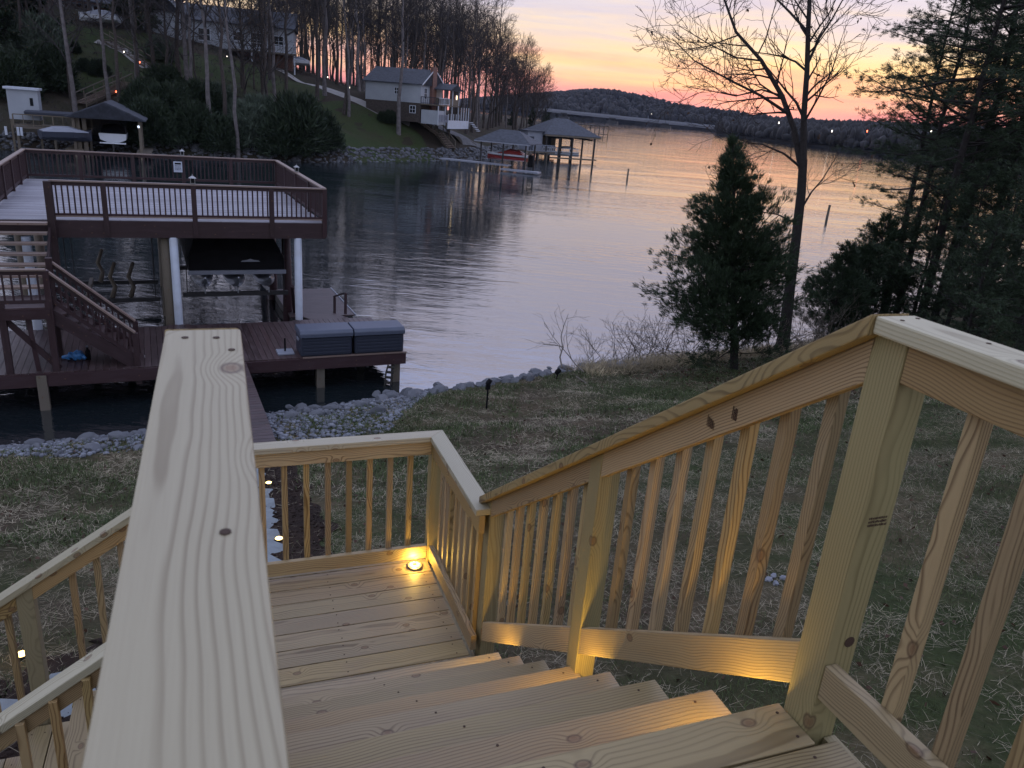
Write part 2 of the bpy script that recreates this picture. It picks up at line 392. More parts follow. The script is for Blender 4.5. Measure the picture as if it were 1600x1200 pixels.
def bank_d(u, v):
    u = np.atleast_1d(np.asarray(u, float)); v = np.atleast_1d(np.asarray(v, float))
    best = np.full(u.shape, 1e9); sgn = np.ones(u.shape)
    for (ax, ay), (bx, by) in zip(BANK[:-1], BANK[1:]):
        dx, dy = bx-ax, by-ay; L = dx*dx+dy*dy
        t = np.clip(((u-ax)*dx+(v-ay)*dy)/L, 0, 1); px = u-(ax+t*dx); py = v-(ay+t*dy)
        dd = px*px+py*py; s = np.sign(dx*(v-ay)-dy*(u-ax)); k = dd < best
        best = np.where(k, dd, best); sgn = np.where(k, s, sgn)
    return np.sqrt(best)*sgn
def bank_h(u, v):
    d = bank_d(u, v); u = np.atleast_1d(np.asarray(u, float))
    v = np.atleast_1d(np.asarray(v, float))
    top = np.interp(u, [-40, -5, 15, 45, 80, 150], [17, 14, 9.2, 5.0, 3.6, 3])
    sl = np.interp(u, [-20, 10, 40, 70], [.31, .30, .24, .14])
    h = np.where(d < 1.8, np.interp(d, [-30, -3, 0, 1.8], [-5, -1.2, -.05, 1.15]), 1.15+(d-1.8)*sl)
    h = np.where(h > top, top+(h-top)*.12, h)
    h = h+3.1*np.exp(-(((u-22)/9)**2+((v-111)/7)**2))*(d > 4)
    return h + bumps(u*.35, v*.35, .13)*np.clip(d/3, 0, 1)
def at(px, py, z):               # point of the view ray at height z (z above the lake)
    d = FWD+RT*(px-800)/FPX+UP*(600-py)/FPX; t = (z-EYE)/d[2]; return Vector((d[0]*t, d[1]*t, z))
def ad(px, py, dist):            # point of the view ray at a ground distance
    d = FWD+RT*(px-800)/FPX+UP*(600-py)/FPX; t = dist/math.hypot(d[0], d[1]); return Vector((d[0]*t, d[1]*t, EYE+d[2]*t))
def hit(px, py, fn, d0=3, d1=300, step=.25):
    d = FWD+RT*(px-800)/FPX+UP*(600-py)/FPX; s = np.arange(d0, d1, step)/math.hypot(d[0], d[1])
    X, Y, Z = d[0]*s, d[1]*s, EYE+d[2]*s; h = fn(X, Y); i = np.argmax(Z <= h)
    if not (Z <= h).any(): i = len(s)-1
    return Vector((float(X[i]), float(Y[i]), float(h[i])))
def grid_mesh(name, us, vs, fn, mat):
    U, Vv = np.meshgrid(us, vs); H = fn(U.ravel(), Vv.ravel())
    v = np.stack([U.ravel(), Vv.ravel(), H], 1); a, b = len(us), len(vs)
    i = (np.arange(b-1)[:, None]*a+np.arange(a-1)[None, :]).ravel()
    return mesh(name, v, np.stack([i, i+1, i+a+1, i+a], 1), mat, True)
# ------------------------------------------------------------------ setting
lawn = obj('lawn', grid_mesh('lawn', np.concatenate([np.arange(-60, -8, 2.), np.arange(-8, 22, .3), np.arange(22, 140, 3.)]),
    np.concatenate([np.arange(-30, 0, 2.), np.arange(0, 28, .3), np.arange(28, 70, 2.)]), near_h, M['lawn']), kind='structure')
water = obj('lake_water', mesh('water', [(-4000, -50, 0), (4000, -50, 0), (4000, 5000, 0), (-4000, 5000, 0)], [(0, 1, 2, 3)], M['water']), kind='structure')
bed = obj('lake_bed', mesh('bed', [(-4000, -100, -6), (4000, -100, -6), (4000, 5000, -6), (-4000, 5000, -6)], [(0, 1, 2, 3)], M['mulch']), kind='structure')
bank = obj('far_bank', grid_mesh('bank', np.arange(-170, 200, 2.), np.concatenate([np.arange(40, 160, 1.2), np.arange(160, 525, 5.)]), bank_h, M['bankg']), kind='structure')
# === PART2
# ------------------------------------------------------------------ new pine deck, stairs and railings
ZU, ZL, RISE, RUN = 5.62, 4.02, .2, .2835
TH = .708
deck = empty('wooden_deck', (0, 0, float(near_h(0, 0))), label='new pale pine deck with two stair flights, square landing and slatted railings in the foreground', cat='deck')
screws = MB()
def screw(x, y, z): screws.cyl(x, y, z+.0003, z+.0014, .0042, 8)
def sloped(name, s0, s1, axis, c, zfn, Wd, Th, mat, par, **k):
    """board along a stair slope in the vertical plane (axis 'v' runs +Y, 'u' runs -X); zfn(s) = centre height"""
    if axis == 'v': p, q = (c, s0, zfn(s0)), (c, s1, zfn(s1))
    else: p, q = (-s0, c, zfn(s0)), (-s1, c, zfn(s1))
    d = Vector(q)-Vector(p); t = -d.z/math.hypot(d.x, d.y)
    return board(name, p, q, Wd, Th, mat, par, up=(0, 0, 1), k0z=-t, k1z=-t, **k)
def post(u, v, z0, z1, par, top=0.0, axis='v', w=.088, name='post'):
    if axis == 'v': return board(name, (u, v, z0), (u, v, z1), w, w, M['post'], par, up=(0, 1, 0), k1z=-top, bev=.005)
    return board(name, (u, v, z0), (u, v, z1), w, w, M['post'], par, up=(-1, 0, 0), k1z=-top, bev=.005)
# upper deck surface
upper = empty('upper_deck', (0, 0, ZU), parent=deck)
v = 1.225; i = 0
while v > -1.6:
    ru = 1.288 if i == 0 else 1.345
    board('deck_board', (-.10, v-.07, ZU-.015), (ru, v-.07, ZU-.015), .139, .030, M['tread'], upper)
    for uu in (-.05, .62, 1.26):
        for dv in (.03, .11): screw(uu+random.uniform(-.006, .006), v-dv, ZU)
    v -= .1455; i += 1
board('rim_board', (1.366, -1.6, ZU-.12), (1.366, 1.12, ZU-.12), .18, .036, M['post'], upper, up=(1, 0, 0))
board('rim_board', (-.09, 1.175, ZU-.135), (1.29, 1.175, ZU-.135), .20, .036, M['tread'], upper, up=(0, 1, 0))
board('rim_board', (-.121, -1.6, ZU-.12), (-.121, 1.2, ZU-.12), .18, .036, M['post'], upper, up=(1, 0, 0))
for uu in (.2, .62, 1.04): board('joist', (uu, -1.6, ZU-.125), (uu, 1.15, ZU-.125), .18, .036, M['post'], upper, up=(1, 0, 0))
# treads and risers of the first flight
fl1 = empty('stair_flight', (.6, 1.2, ZL), parent=deck)
nose = lambda k: 1.225 if k == 0 else 1.505+RUN*(k-1)
for k in range(1, 8):
    z = ZU-RISE*k; y1 = nose(k)
    board('stair_tread', (-.03, y1-.150, z-.018), (1.312, y1-.150, z-.018), .298, .036, M['tread'], fl1, bev=.005)
    for uu in (.0, .63, 1.24):
        for dv in (.035, .25): screw(uu+random.uniform(-.01, .01), y1-dv, z)
for k in range(1, 9):
    z = ZU-RISE*k; y0 = nose(k-1)-.035
    board('riser', (0, y0, z+.082), (1.262, y0, z+.082), .160, .02, M['tread'], fl1, up=(0, 1, 0))
for uu in (-.02, .62, 1.245):
    poly = [(1.16, ZU-.24)]
    for k in range(1, 8): poly += [(nose(k-1)-.05, ZU-RISE*k-.04), (nose(k)-.05, ZU-RISE*k-.04)]
    poly += [(nose(7)-.05, ZL-.30), (1.16, ZU-.24-.30)]
    b = MB(); b.prism([(y, z) for y, z in poly], 0, .036)
    Mx = Matrix(((0, 0, 1, uu), (1, 0, 0, 0), (0, 1, 0, 0), (0, 0, 0, 1)))
    b.build('stringer', M['post'], fl1, Mx)
# lower landing
low = empty('lower_landing', (.6, 3.8, ZL), parent=deck)
v = 3.165
while v < 4.56:
    w = .139
    board('deck_board', (-.12, v+w/2, ZL-.015), (1.235, v+w/2, ZL-.015), w, .030, M['tread'], low)
    for uu in (-.07, .55, 1.17):
        for dv in (.03, .11): screw(uu+random.uniform(-.006, .006), v+dv, ZL)
    v += .1455
VB = v-.006
board('rim_board', (-.12, VB+.0, ZL-.13), (1.285, VB, ZL-.13), .19, .036, M['tread'], low, up=(0, 1, 0))
board('rim_board', (1.262, 3.17, ZL-.13), (1.262, VB-.02, ZL-.13), .19, .036, M['post'], low, up=(1, 0, 0))
# railing builder for level runs: p0->p1 is the inner face line, side = outward unit vector
def level_rail(name, p0, p1, zc, z_floor, out, par, nb, first, pitch, cap_off, cap_ext=(0, 0), mit=(0, 0), toprail=.095, bot=(.115, .10), balo=.0525, capw=.105):
    rl = empty('railing', (p0[0], p0[1], z_floor), parent=par)
    d = Vector((p1[0]-p0[0], p1[1]-p0[1], 0)); L = d.length; d.normalize(); o = Vector((*out, 0))
    P = Vector((p0[0], p0[1], 0))
    def q(s, off, z): r = P+d*s+o*off; return (r.x, r.y, z)
    sgn = 1 if Vector((0, 0, 1)).cross(d).dot(o) > 0 else -1     # local y = z cross x
    board('rail_cap', q(-cap_ext[0], cap_off+capw/2, zc-.019), q(L+cap_ext[1], cap_off+capw/2, zc-.019), capw, .038, M['cap'], rl, bev=.005, k0y=mit[0]*sgn, k1y=mit[1]*sgn)
    board('top_rail', q(0, .018, zc-.040-toprail/2), q(L, .018, zc-.040-toprail/2), toprail, .034, M['wood'], rl, up=o)
    board('bottom_rail', q(0, .018, z_floor+bot[0]+bot[1]/2), q(L, .018, z_floor+bot[0]+bot[1]/2), bot[1], .034, M['wood'], rl, up=o)
    for i in range(nb):
        s = first+pitch*i
        board('baluster', q(s, balo, z_floor+bot[0]+.012), q(s, balo, zc-.045), .035, .033, M['wood'], rl, up=o, bev=.002)
    return rl
# upper deck: right railing (runs back past the viewer) and left railing under the big foreground cap
level_rail('r', (1.293, 1.12), (1.293, -1.6), ZU+1.035, ZU, (1, 0), deck, 19, .155, .137, -.028, cap_ext=(.072, 0), mit=(0, 0), toprail=.085, bot=(.105, .095))
post(1.336, 1.166, ZU-.55, ZU+.995, deck)
post(1.336, -1.55, near_h(1.3, -1.5)-.2, ZU+.995, deck)
lr = level_rail('r', (.0, 1.105), (.0, -1.6), ZU+1.035, ZU, (-1, 0), deck, 19, .15, .137, -.022, cap_ext=(.09, 0), toprail=.085)
post(-.035, 1.15, ZU-.55, ZU+.995, deck); post(-.035, -1.55, near_h(0, -1.5)-.2, ZU+.995, deck)
# stair railings of the first flight
def stair_rail(c_in, out, posts, s0, s1, zt, zb, capz, axis, par, nbs, capoff=-.038, slope=TH, bal_in=False):
    rl = empty('railing', (c_in if axis == 'v' else -s0, s0 if axis == 'v' else c_in, zt(s0)), parent=par)
    co = c_in+out*(.018); bo = c_in+out*(.0525 if not bal_in else -.018)
    cs = math.cos(math.atan(slope))
    sloped('rail_cap', s0, s1, axis, c_in+out*(capoff+.0525), lambda s: capz(s)-.019/cs, .105, .038, M['cap'] if axis == 'u' else M['wood'], rl, bev=.004)
    for a, b in zip(posts[:-1], posts[1:]):
        sloped('top_rail', a+.044, b-.044, axis, co, zt, .034, .083, M['wood'], rl)
        sloped('bottom_rail', a+.044, b-.044, axis, co, zb, .034, .105, M['wood'], rl)
    for s in nbs:
        p0 = (bo, s, zb(s)+.03) if axis == 'v' else (-s, bo, zb(s)+.03); p1 = (p0[0], p0[1], capz(s)-.05)
        up = (out, 0, 0) if axis == 'v' else (0, out, 0)
        board('baluster', p0, p1, .035, .033, M['wood'], rl, up=up, bev=.002, k1y=0)
    return rl
capz = lambda s: 7-.340-.708*(s-1.193)
zt = lambda s: 7-.473-.708*(s-1.243)
zb = lambda s: 7-1.268-.708*(s-1.246)
nbsA = [1.32+.1405*i for i in range(7)]+[2.475+.137*i for i in range(7)]
stair_rail(1.293, 1, [1.166, 2.349, 3.485], 1.195, 3.535, zt, zb, capz, 'v', deck, nbsA)
post(1.336, 2.349, ZU-.2*5, capz(2.349)-.048, deck, top=TH); post(1.336, 3.485, ZL-.45, capz(3.485)-.048, deck, top=TH)
stair_rail(.0, -1, [1.15, 2.349, 3.21], 1.20, 3.15, zt, zb, capz, 'v', deck, [1.32+.14*i for i in range(13)], capoff=-.02)
post(-.043, 2.349, ZU-.2*5, capz(2.349)-.048, deck, top=TH)
# landing railings
ZC = 4.97
level_rail('r', (1.232, 4.43), (1.232, 3.445), ZC, ZL, (1, 0), deck, 8, .10, .1105, -.02, cap_ext=(.0425, 0), mit=(-1, 0), toprail=.11, bot=(.035, .10))
level_rail('r', (-.08, 4.44), (1.225, 4.44), ZC, ZL, (0, 1), deck, 9, .115, .133, -.02, cap_ext=(.02, .040), mit=(0, 1), bot=(.035, .095))
post(1.272, 4.482, near_h(1.25, 4.5)-.1, ZC-.04, deck); post(-.12, 4.482, near_h(-.1, 4.5)-.1, ZC-.04, deck)
post(1.18, 3.25, near_h(1.2, 3.3)-.1, ZL-.05, deck)
post(-.12, 3.20, near_h(-.1, 3.2)-.1, ZC-.04, deck)
for uu in (-.05, .62, 1.3): post(uu, 1.0, near_h(uu, 1.)-.2, ZU-.21, deck)
# second flight, down to the left
fl2 = empty('stair_flight', (-.9, 3.85, 3), parent=deck)
for k in range(1, 7):
    z = ZL-RISE*k; x0 = -.14-.28*(k-1)
    for j in (0, 1):
        board('stair_tread', (x0+.02-.145*j-.07, 3.24, z-.018), (x0+.02-.145*j-.07, 4.415, z-.018), .139, .036, M['tread'], fl2, bev=.004)
    for vv in (3.3, 4.35):
        for dx in (.03, .1, .18, .25): screw(x0+.02-dx, vv, z)
    board('riser', (x0+.03, 3.26, z+.082), (x0+.03, 4.39, z+.082), .16, .02, M['tread'], fl2, up=(1, 0, 0))
for vv in (3.255, 4.37):
    poly = [(.12, ZL-.04)]
    for k in range(1, 7): poly += [(.14+.28*(k-1), ZL-RISE*(k-1)-.04-(0 if k == 1 else 0)), (.14+.28*(k-1), ZL-RISE*k-.04)]
    poly += [(.14+.28*6, ZL-RISE*6-.04), (.14+.28*6, ZL-RISE*6-.2), (1.4, ZL-RISE*6-.2), (.12, ZL-.40)]
    b = MB(); b.prism(poly[::-1], 0, .034)
    b.build('stringer', M['post'], fl2, Matrix(((-1, 0, 0, 0), (0, 0, 1, vv-.017), (0, 1, 0, 0), (0, 0, 0, 1))))
capz2 = lambda s: ZC-.66*(s-.02); zt2 = lambda s: capz2(s)-.092; zb2 = lambda s: capz2(s)-.865
stair_rail(4.44, 1, [.12, 1.16, 1.82], .10, 1.87, zt2, zb2, capz2, 'u', deck, [.24+.135*i for i in range(6)]+[1.27+.135*i for i in range(4)], capoff=-.02, slope=.66)
stair_rail(3.215, -1, [.12, 1.16, 1.82], .10, 1.87, zt2, zb2, capz2, 'u', deck, [.24+.135*i for i in range(6)]+[1.27+.135*i for i in range(4)], capoff=-.05, slope=.66)
for s in (1.16, 1.82):
    for c in (4.482, 3.172): post(-s, c, float(near_h(-s, c))-.2, capz2(s)-.042, deck, top=.66, axis='u')
for (sx_, sy_) in ((289, 528), (338, 528), (362, 547), (352, 832), (1410, 501), (1434, 498), (1545, 537)):
    q_ = at(sx_, sy_, ZU+1.035); screws.cyl(q_.x, q_.y, ZU+1.0352, ZU+1.0362, .0048, 10)
screws.build('screw_heads', M['screw'], deck, Matrix.Identity(4), kind='stuff')
# stamp and knot hole on the top post (flat print on its near face)
st = MB(); rs = random.Random(3)
for row in range(3):
    x = 0
    while x < .052:
        w = rs.uniform(.0015, .004); st.box(x, x+w, 0, .0004, row*.009, row*.009+rs.uniform(.004, .0065)); x += w+rs.uniform(.0008, .0018)
st.build('ink_stamp', M['screw'], deck, T(1.312, 1.1213, ZU+.57))
for s_, n_ in ((1.60, 4), (1.69, 6)):
    st = MB(); x = 0
    for i in range(n_): w = rs.uniform(.002, .005); st.box(x, x+w, 0, .0004, 0, rs.uniform(.02, .045)); x += w+rs.uniform(.002, .004)
    st.build('ink_stamp', M['screw'], deck, Matrix(((0, 1, 0, 1.2922), (1, 0, 0, s_), (0, 0, 1, zt(s_)-.028), (0, 0, 0, 1))))
kh = MB(); kh.tube([(0, 0, 0), (0, .0012, 0)], .0145, 14); kh.build('knot', M['screw'], deck, T(1.352, 1.1205, ZU+.255))
# ------------------------------------------------------------------ deck and garden lights
def puck(loc, label, grp, power=.9, normal=(0, 0, 1), rad=.047, bright=True, light=True):
    root = empty('deck_light', loc, label=label, cat='light', group=grp)
    z = Vector(normal); x = Vector((1, 0, 0)) if abs(z.x) < .9 else Vector((0, 1, 0))
    F = frame(loc, x, z)
    b = MB(); b.tube([(0, 0, 0), (0, 0, .012), (0, 0, .0135)], [rad, rad, rad*.93], 24); b.build('ring', M['metal'], root, F)
    b = MB(); b.tube([(0, 0, .0137), (0, 0, .0165), (0, 0, .018)], [rad*.86, rad*.80, rad*.45], 24); b.build('lens', M['lampsoft'], root, F, smooth=False)
    g = MB()
    for i in range(8):
        a = i*math.pi/4; g.tube([(math.cos(a)*rad*.55, math.sin(a)*rad*.55, .017), (math.cos(a)*rad*.55, math.sin(a)*rad*.55, .0195)], rad*.13, 8)
    g.build('led', M['lamp'], root, F)
    b = MB()
    b.box(-rad*.22, rad*.22, -rad*.16, rad*.16, .0182, .0200); b.build('solar_cell', M['black'], root, F)
    if light:
        l = bpy.data.lights.new('glow', 'POINT'); l.energy = power*4.5; l.color = (1, .60, .10); l.shadow_soft_size = .02
        lo = bpy.data.objects.new('glow', l); link(lo, root, F @ T(0, 0, .05))
    return root
G = 'solar lights fixed to the new deck'
L1 = at(648, 883, ZL+.012)
puck((L1.x, L1.y, ZL+.0005), 'round glowing solar light on the landing floor in the railing corner', G, .55, rad=.05)
for (k, w) in ((0, 'round light on the riser under the top step'), (3, 'round light on the fourth riser beside the middle stair post'), (6, 'round light on the seventh riser beside the lower stair post')):
    y = nose(k)-.0245; puck((1.225, y, ZU-RISE*k-.10), w, G, .8, normal=(0, 1, 0), rad=.035)
def stake_light(px, py, label, power=.35):
    p = hit(px, py, near_h, 3, 40, .05); root = empty('garden_light', (p.x, p.y, p.z), label=label, cat='light', group='small garden lights along the stone path')
    b = MB(); b.cyl(0, 0, -.08, .03, .007, 6); b.build('spike', M['darkmetal'], root)
    b = MB(); b.cyl(0, 0, .03, .042, .055, 16); b.build('cap', M['darkmetal'], root)
    b = MB(); b.cyl(0, 0, .043, .052, .045, 16, .03); b.build('lens', M['lamp'], root)
    l = bpy.data.lights.new('glow', 'POINT'); l.energy = power; l.color = (1, .62, .2); l.shadow_soft_size = .03
    link(bpy.data.objects.new('glow', l), root, T(p.x, p.y, p.z+.13))
stake_light(35, 1028, 'glowing ground light beside the flagstones left of the lower stair post', .5)
stake_light(436, 848, 'small glowing path light just beyond the landing railing', .15)
stake_light(420, 758, 'smallest glowing path light, farther up the stone path to the dock', .1)
# === PART3
# ------------------------------------------------------------------ rocks, gravel, grass, path
def normal_frame(p, ang, s, tilt=.2):
    return T(*p) @ Matrix.Rotation(ang, 4, 'Z') @ Matrix.Rotation(random.uniform(-tilt, tilt), 4, 'X') @ Matrix.Rotation(random.uniform(-tilt, tilt), 4, 'Y') @ Matrix.Diagonal((s[0], s[1], s[2], 1))
ROCKS = [rock_mesh(k, 2, .62) for k in range(10)]
for r_ in ROCKS: r_.materials.append(M['rockm'])
LROCK = [rock_mesh(20+k, 1, .65) for k in range(6)]
def me_np(me):
    v = np.empty(len(me.vertices)*3, np.float32); me.vertices.foreach_get('co', v); v = v.reshape(-1, 3)
    f = np.array([tuple(p.vertices) for p in me.polygons]); return v, f
LNP = [me_np(m_) for m_ in LROCK]
def scatter_np(pts, sizes, protos, squash=None, r=rng):
    V = []; Fc = []; n = 0
    for k, (pv, pf) in enumerate(protos):
        idx = np.arange(k, len(pts), len(protos)); 
        if not len(idx): continue
        a = r.uniform(0, 6.28, len(idx)); c, s_ = np.cos(a)[:, None], np.sin(a)[:, None]
        x = pv[None, :, 0]*c-pv[None, :, 1]*s_; y = pv[None, :, 0]*s_+pv[None, :, 1]*c; z = np.repeat(pv[None, :, 2], len(idx), 0)
        q = np.stack([x, y, z], 2)*sizes[idx][:, None, None]+pts[idx][:, None, :]
        V.append(q.reshape(-1, 3)); Fc.append((pf[None]+(np.arange(len(idx))*len(pv))[:, None, None]+n).reshape(-1, pf.shape[1])); n += q.shape[0]*q.shape[1]
    return np.concatenate(V), np.concatenate(Fc)
rb = empty('rock_bank', (4, 17.6, 0), kind='structure')
u = -7.5; cnt = 0
while u < 13 and cnt < 290:
    for j in range(3):
        sz = random.choice([random.uniform(.06, .11), random.uniform(.08, .17), random.uniform(.14, .24)])*(1.1 if u > 1 else .9)
        uu = u+random.uniform(-.15, .15); dd = random.choice([-.25, .1, .4, .75])+random.uniform(-.18, .18)
        if u < 3.2: dd += random.choice([0, .5, 1.0])*random.random()
        vv = float(near_d(uu, 0))-dd; z = max(float(near_h(uu, vv)), -.15)
        obj('rock', random.choice(ROCKS), rb, normal_frame((uu, vv, z+sz*.15), random.uniform(0, 6.28), (sz, sz*random.uniform(.7, 1), sz)))
        cnt += 1
    u += .205
# gravel beach between lawn and water, wide on the left
gp = []; gs = []
while len(gp) < 5200:
    uu = random.uniform(-8, 4.8); wd = 3.2 if uu < 3 else max(.9, 3.2-(uu-3)*1.5)
    dd = random.uniform(-.3, wd)**1.0; vv = float(near_d(uu, 0))-dd
    if uu < -.8 and dd > 1.6+.25*math.sin(uu*2): continue
    s_ = random.uniform(.022, .075); gp.append((uu, vv, float(near_h(uu, vv))+s_*.25)); gs.append(s_)
gv, gf = scatter_np(np.array(gp), np.array(gs), LNP)
obj('gravel', mesh('gravel', gv, gf, M['gravelm']), kind='stuff')
# grass blades and scattered straw: numpy ribbons
def ribbons(n, region, L, w, lean, zoff=0.0, seed=1, dens=None, curl=.3):
    r = np.random.default_rng(seed); u = r.uniform(region[0], region[1], n*3); v = r.uniform(region[2], region[3], n*3)
    d = near_d(u, v); keep = d > .9
    keep &= ~((u > -.1) & (u < 1.35) & (v < 4.6)); keep &= ~((u < .1) & (u > -1.8) & (v > 3.1) & (v < 4.6))
    if dens is not None: keep &= r.uniform(0, 1, n*3) < dens(u, v)
    u, v = u[keep][:n], v[keep][:n]; n = len(u); z = near_h(u, v)
    L = r.uniform(*L, n); a = r.uniform(0, 6.283, n); el_ = np.radians(r.uniform(*lean, n))
    dx = np.cos(a)*np.cos(el_); dy = np.sin(a)*np.cos(el_); dz = np.sin(el_)
    p0 = np.stack([u, v, z+zoff+r.uniform(0, .012, n)], 1); D = np.stack([dx, dy, dz], 1)
    S = np.stack([-np.sin(a), np.cos(a), np.zeros(n)], 1)*(r.uniform(*w, n)/2)[:, None]
    mid = p0+D*(L*.55)[:, None]+np.stack([-np.sin(a), np.cos(a), np.zeros(n)], 1)*(L*r.uniform(-curl, curl, n)*.25)[:, None]
    tip = p0+D*L[:, None]; tip[:, 2] -= L*.12*(el_ > .4)
    V = np.stack([p0-S, p0+S, mid-S, mid+S, tip], 1).reshape(-1, 3); b = (np.arange(n)*5)[:, None]
    Fq = np.concatenate([b+np.array([[0, 1, 3]]), b+np.array([[0, 3, 2]]), b+np.array([[2, 3, 4]])])
    return V, Fq
def patchy(u, v):
    q = np.sin(u*1.3+np.sin(v*.9)*1.5)*np.sin(v*1.1+u*.4)+.6*np.sin(u*3.7+v*2.1)*np.sin(v*4.3-u*1.9)+.35*np.sin(u*9+v*5)*np.sin(v*11-u*6)
    return np.clip(.42+.7*q, .04, 1)
def inpath(u, v): return np.abs(u-np.interp(v, [5, 6, 7.3, 9, 13.4], [-1.8, -.6, .25, .33, .2])) < .75
for nm, nn, rg, L, w, ln, sd, mt in (
    ('grass', 110000, (-8, 14, 1, 9.5), (.03, .075), (.0022, .0048), (35, 85), 2, 'grassleaf'),
    ('grass', 100000, (-8, 20, 9.5, 20.5), (.05, .11), (.005, .011), (30, 80), 3, 'grassleaf'),
    ('straw', 75000, (-6, 13, 1, 9.5), (.04, .17), (.0013, .0034), (0, 22), 4, 'strawleaf'),
    ('straw', 40000, (-8, 18, 9.5, 20.5), (.08, .20), (.003, .008), (0, 14), 5, 'strawleaf')):
    if nm == 'grass': dn = lambda u, v: patchy(u, v)*(1-.95*inpath(u, v))
    else: dn = lambda u, v: (.12+1.1*np.clip(.5+.9*np.sin(u*2.3+np.sin(v*3.1)*1.2)*np.sin(v*1.9-u*.7)+.4*np.sin(u*8+v*6), 0, 1))*(1-.85*inpath(u, v))
    V_, F_ = ribbons(nn, rg, L, w, ln, .002, sd, dn); obj(nm, mesh(nm, V_, F_, M[mt]), kind='stuff')
# flagstone path on a mulch bed
def strip_mesh(pts, hw, off, mat, sub=14, cross=6):
    P = []; n = len(pts)
    for i in range((n-1)*sub+1):
        t_ = i/sub; k = min(int(t_), n-2); f_ = t_-k; P.append([pts[k][j]*(1-f_)+pts[k+1][j]*f_ for j in (0, 1)])
    P = np.array(P); d = np.gradient(P, axis=0); d /= np.linalg.norm(d, axis=1)[:, None]; N = np.stack([d[:, 1], -d[:, 0]], 1)
    V = []
    for i, p in enumerate(P):
        for j in range(cross+1):
            w = (j/cross*2-1)*hw*(1+.12*math.sin(i*.7)+.1*math.sin(i*.31+j)); q = p+N[i]*w; V.append((q[0], q[1], float(near_h(q[0], q[1]))+off))
    c = cross+1; Fq = [(i*c+j, i*c+j+1, (i+1)*c+j+1, (i+1)*c+j) for i in range(len(P)-1) for j in range(cross)]
    return mesh('strip', V, Fq, mat, True)
PATHC = [(-2.6, 5.2), (-1.6, 5.35), (-.7, 5.9), (.05, 6.7), (.28, 7.8), (.33, 9), (.28, 11), (.2, 13.3)]
obj('mulch_bed', strip_mesh(PATHC, .75, .012, M['mulch']), kind='structure')
cv = [(-2.75+random.uniform(0, 3.9), 4.7+random.uniform(0, 9)) for _ in range(6000)]
cp = np.array([(a, b) for a, b in cv if inpath(np.array(a), np.array(b))][:3200]); csz = rng.uniform(.012, .03, len(cp))
cvv, cff = scatter_np(np.column_stack([cp, near_h(cp[:, 0], cp[:, 1])+.014]), csz, LNP)
obj('mulch', mesh('mulch', cvv, cff, M['mulch']), kind='stuff')
path = empty('stone_path', (0, 7, float(near_h(0, 7))), kind='structure')
random.seed(12); s_ = 0
PN = [np.array(p) for p in PATHC]
def along(s):
    for a, b in zip(PN[:-1], PN[1:]):
        L = np.linalg.norm(b-a)
        if s <= L: return a+(b-a)*s/L, (b-a)/L
        s -= L
    return None, None
while True:
    c_, d_ = along(s_)
    if c_ is None: break
    nrm = np.array([d_[1], -d_[0]])
    for side in ((-.21, .21) if s_ < 3.3 else (0.02,)):
        ctr = c_+nrm*(side+random.uniform(-.03, .03))+d_*random.uniform(-.05, .05); k = random.choice([5, 6, 7]); poly = []
        r0 = .235 if s_ < 3.3 else .27
        for i in range(k):
            a = i*2*math.pi/k+random.uniform(-.25, .25); rr = r0*random.uniform(.82, 1.08)
            poly.append((math.cos(a)*rr, math.sin(a)*rr*.86))
        z = float(near_h(*ctr)); b = MB(); b.prism(poly, 0, .035)
        b.build('flagstone', M['flag'], path, T(ctr[0], ctr[1], z+.008) @ RZ(random.uniform(0, 6.28)) @ Matrix.Rotation(-.1 if True else 0, 4, 'X'), bevel=.008)
    s_ += .46
# small things standing on the lawn
p = hit(760, 640, near_h, 5, 40, .05)
t = empty('garden_spotlight', p, label='black spotlight on a tall thin stake on the lawn near the shore', cat='spotlight', group='unlit spotlights by the shore')
MB().cyl(0, 0, -.1, .50, .022, 8).build('stake', M['black'], t)
MB().tube([(-.03, 0, .60), (.0, .0, .64), (.05, 0, .72)], [.045, .06, .05], 10).build('lamp_head', M['black'], t)
MB().box(-.05, .05, -.02, .02, .49, .60).build('bracket', M['black'], t)
p = hit(870, 592, near_h, 5, 40, .05)
t = empty('garden_spotlight', p, label='short black spotlight at the edge of the rocks, right of the tall one', cat='spotlight', group='unlit spotlights by the shore')
MB().cyl(0, 0, -.1, .12, .02, 8).build('stake', M['black'], t)
MB().tube([(-.05, 0, .14), (.0, .0, .20), (.07, 0, .26)], [.05, .07, .055], 10).build('lamp_head', M['black'], t)
for i, (px, py, s0) in enumerate([(1200, 908, .045), (1212, 915, .05), (1222, 906, .04), (1208, 903, .035)]):
    p = hit(px, py, near_h, 2, 30, .02); me = random.choice(LROCK).copy(); me.materials.append(M['gravelm'])
    obj('stone', me, None, normal_frame((p.x, p.y, p.z+.02), i*1.3, (s0*1.3, s0, s0)), label=['leftmost', 'nearest', 'rightmost', 'farthest'][i]+' small pale stone of the little heap on the grass behind the stair railing', cat='stone', group='heap of pale stones on the lawn')
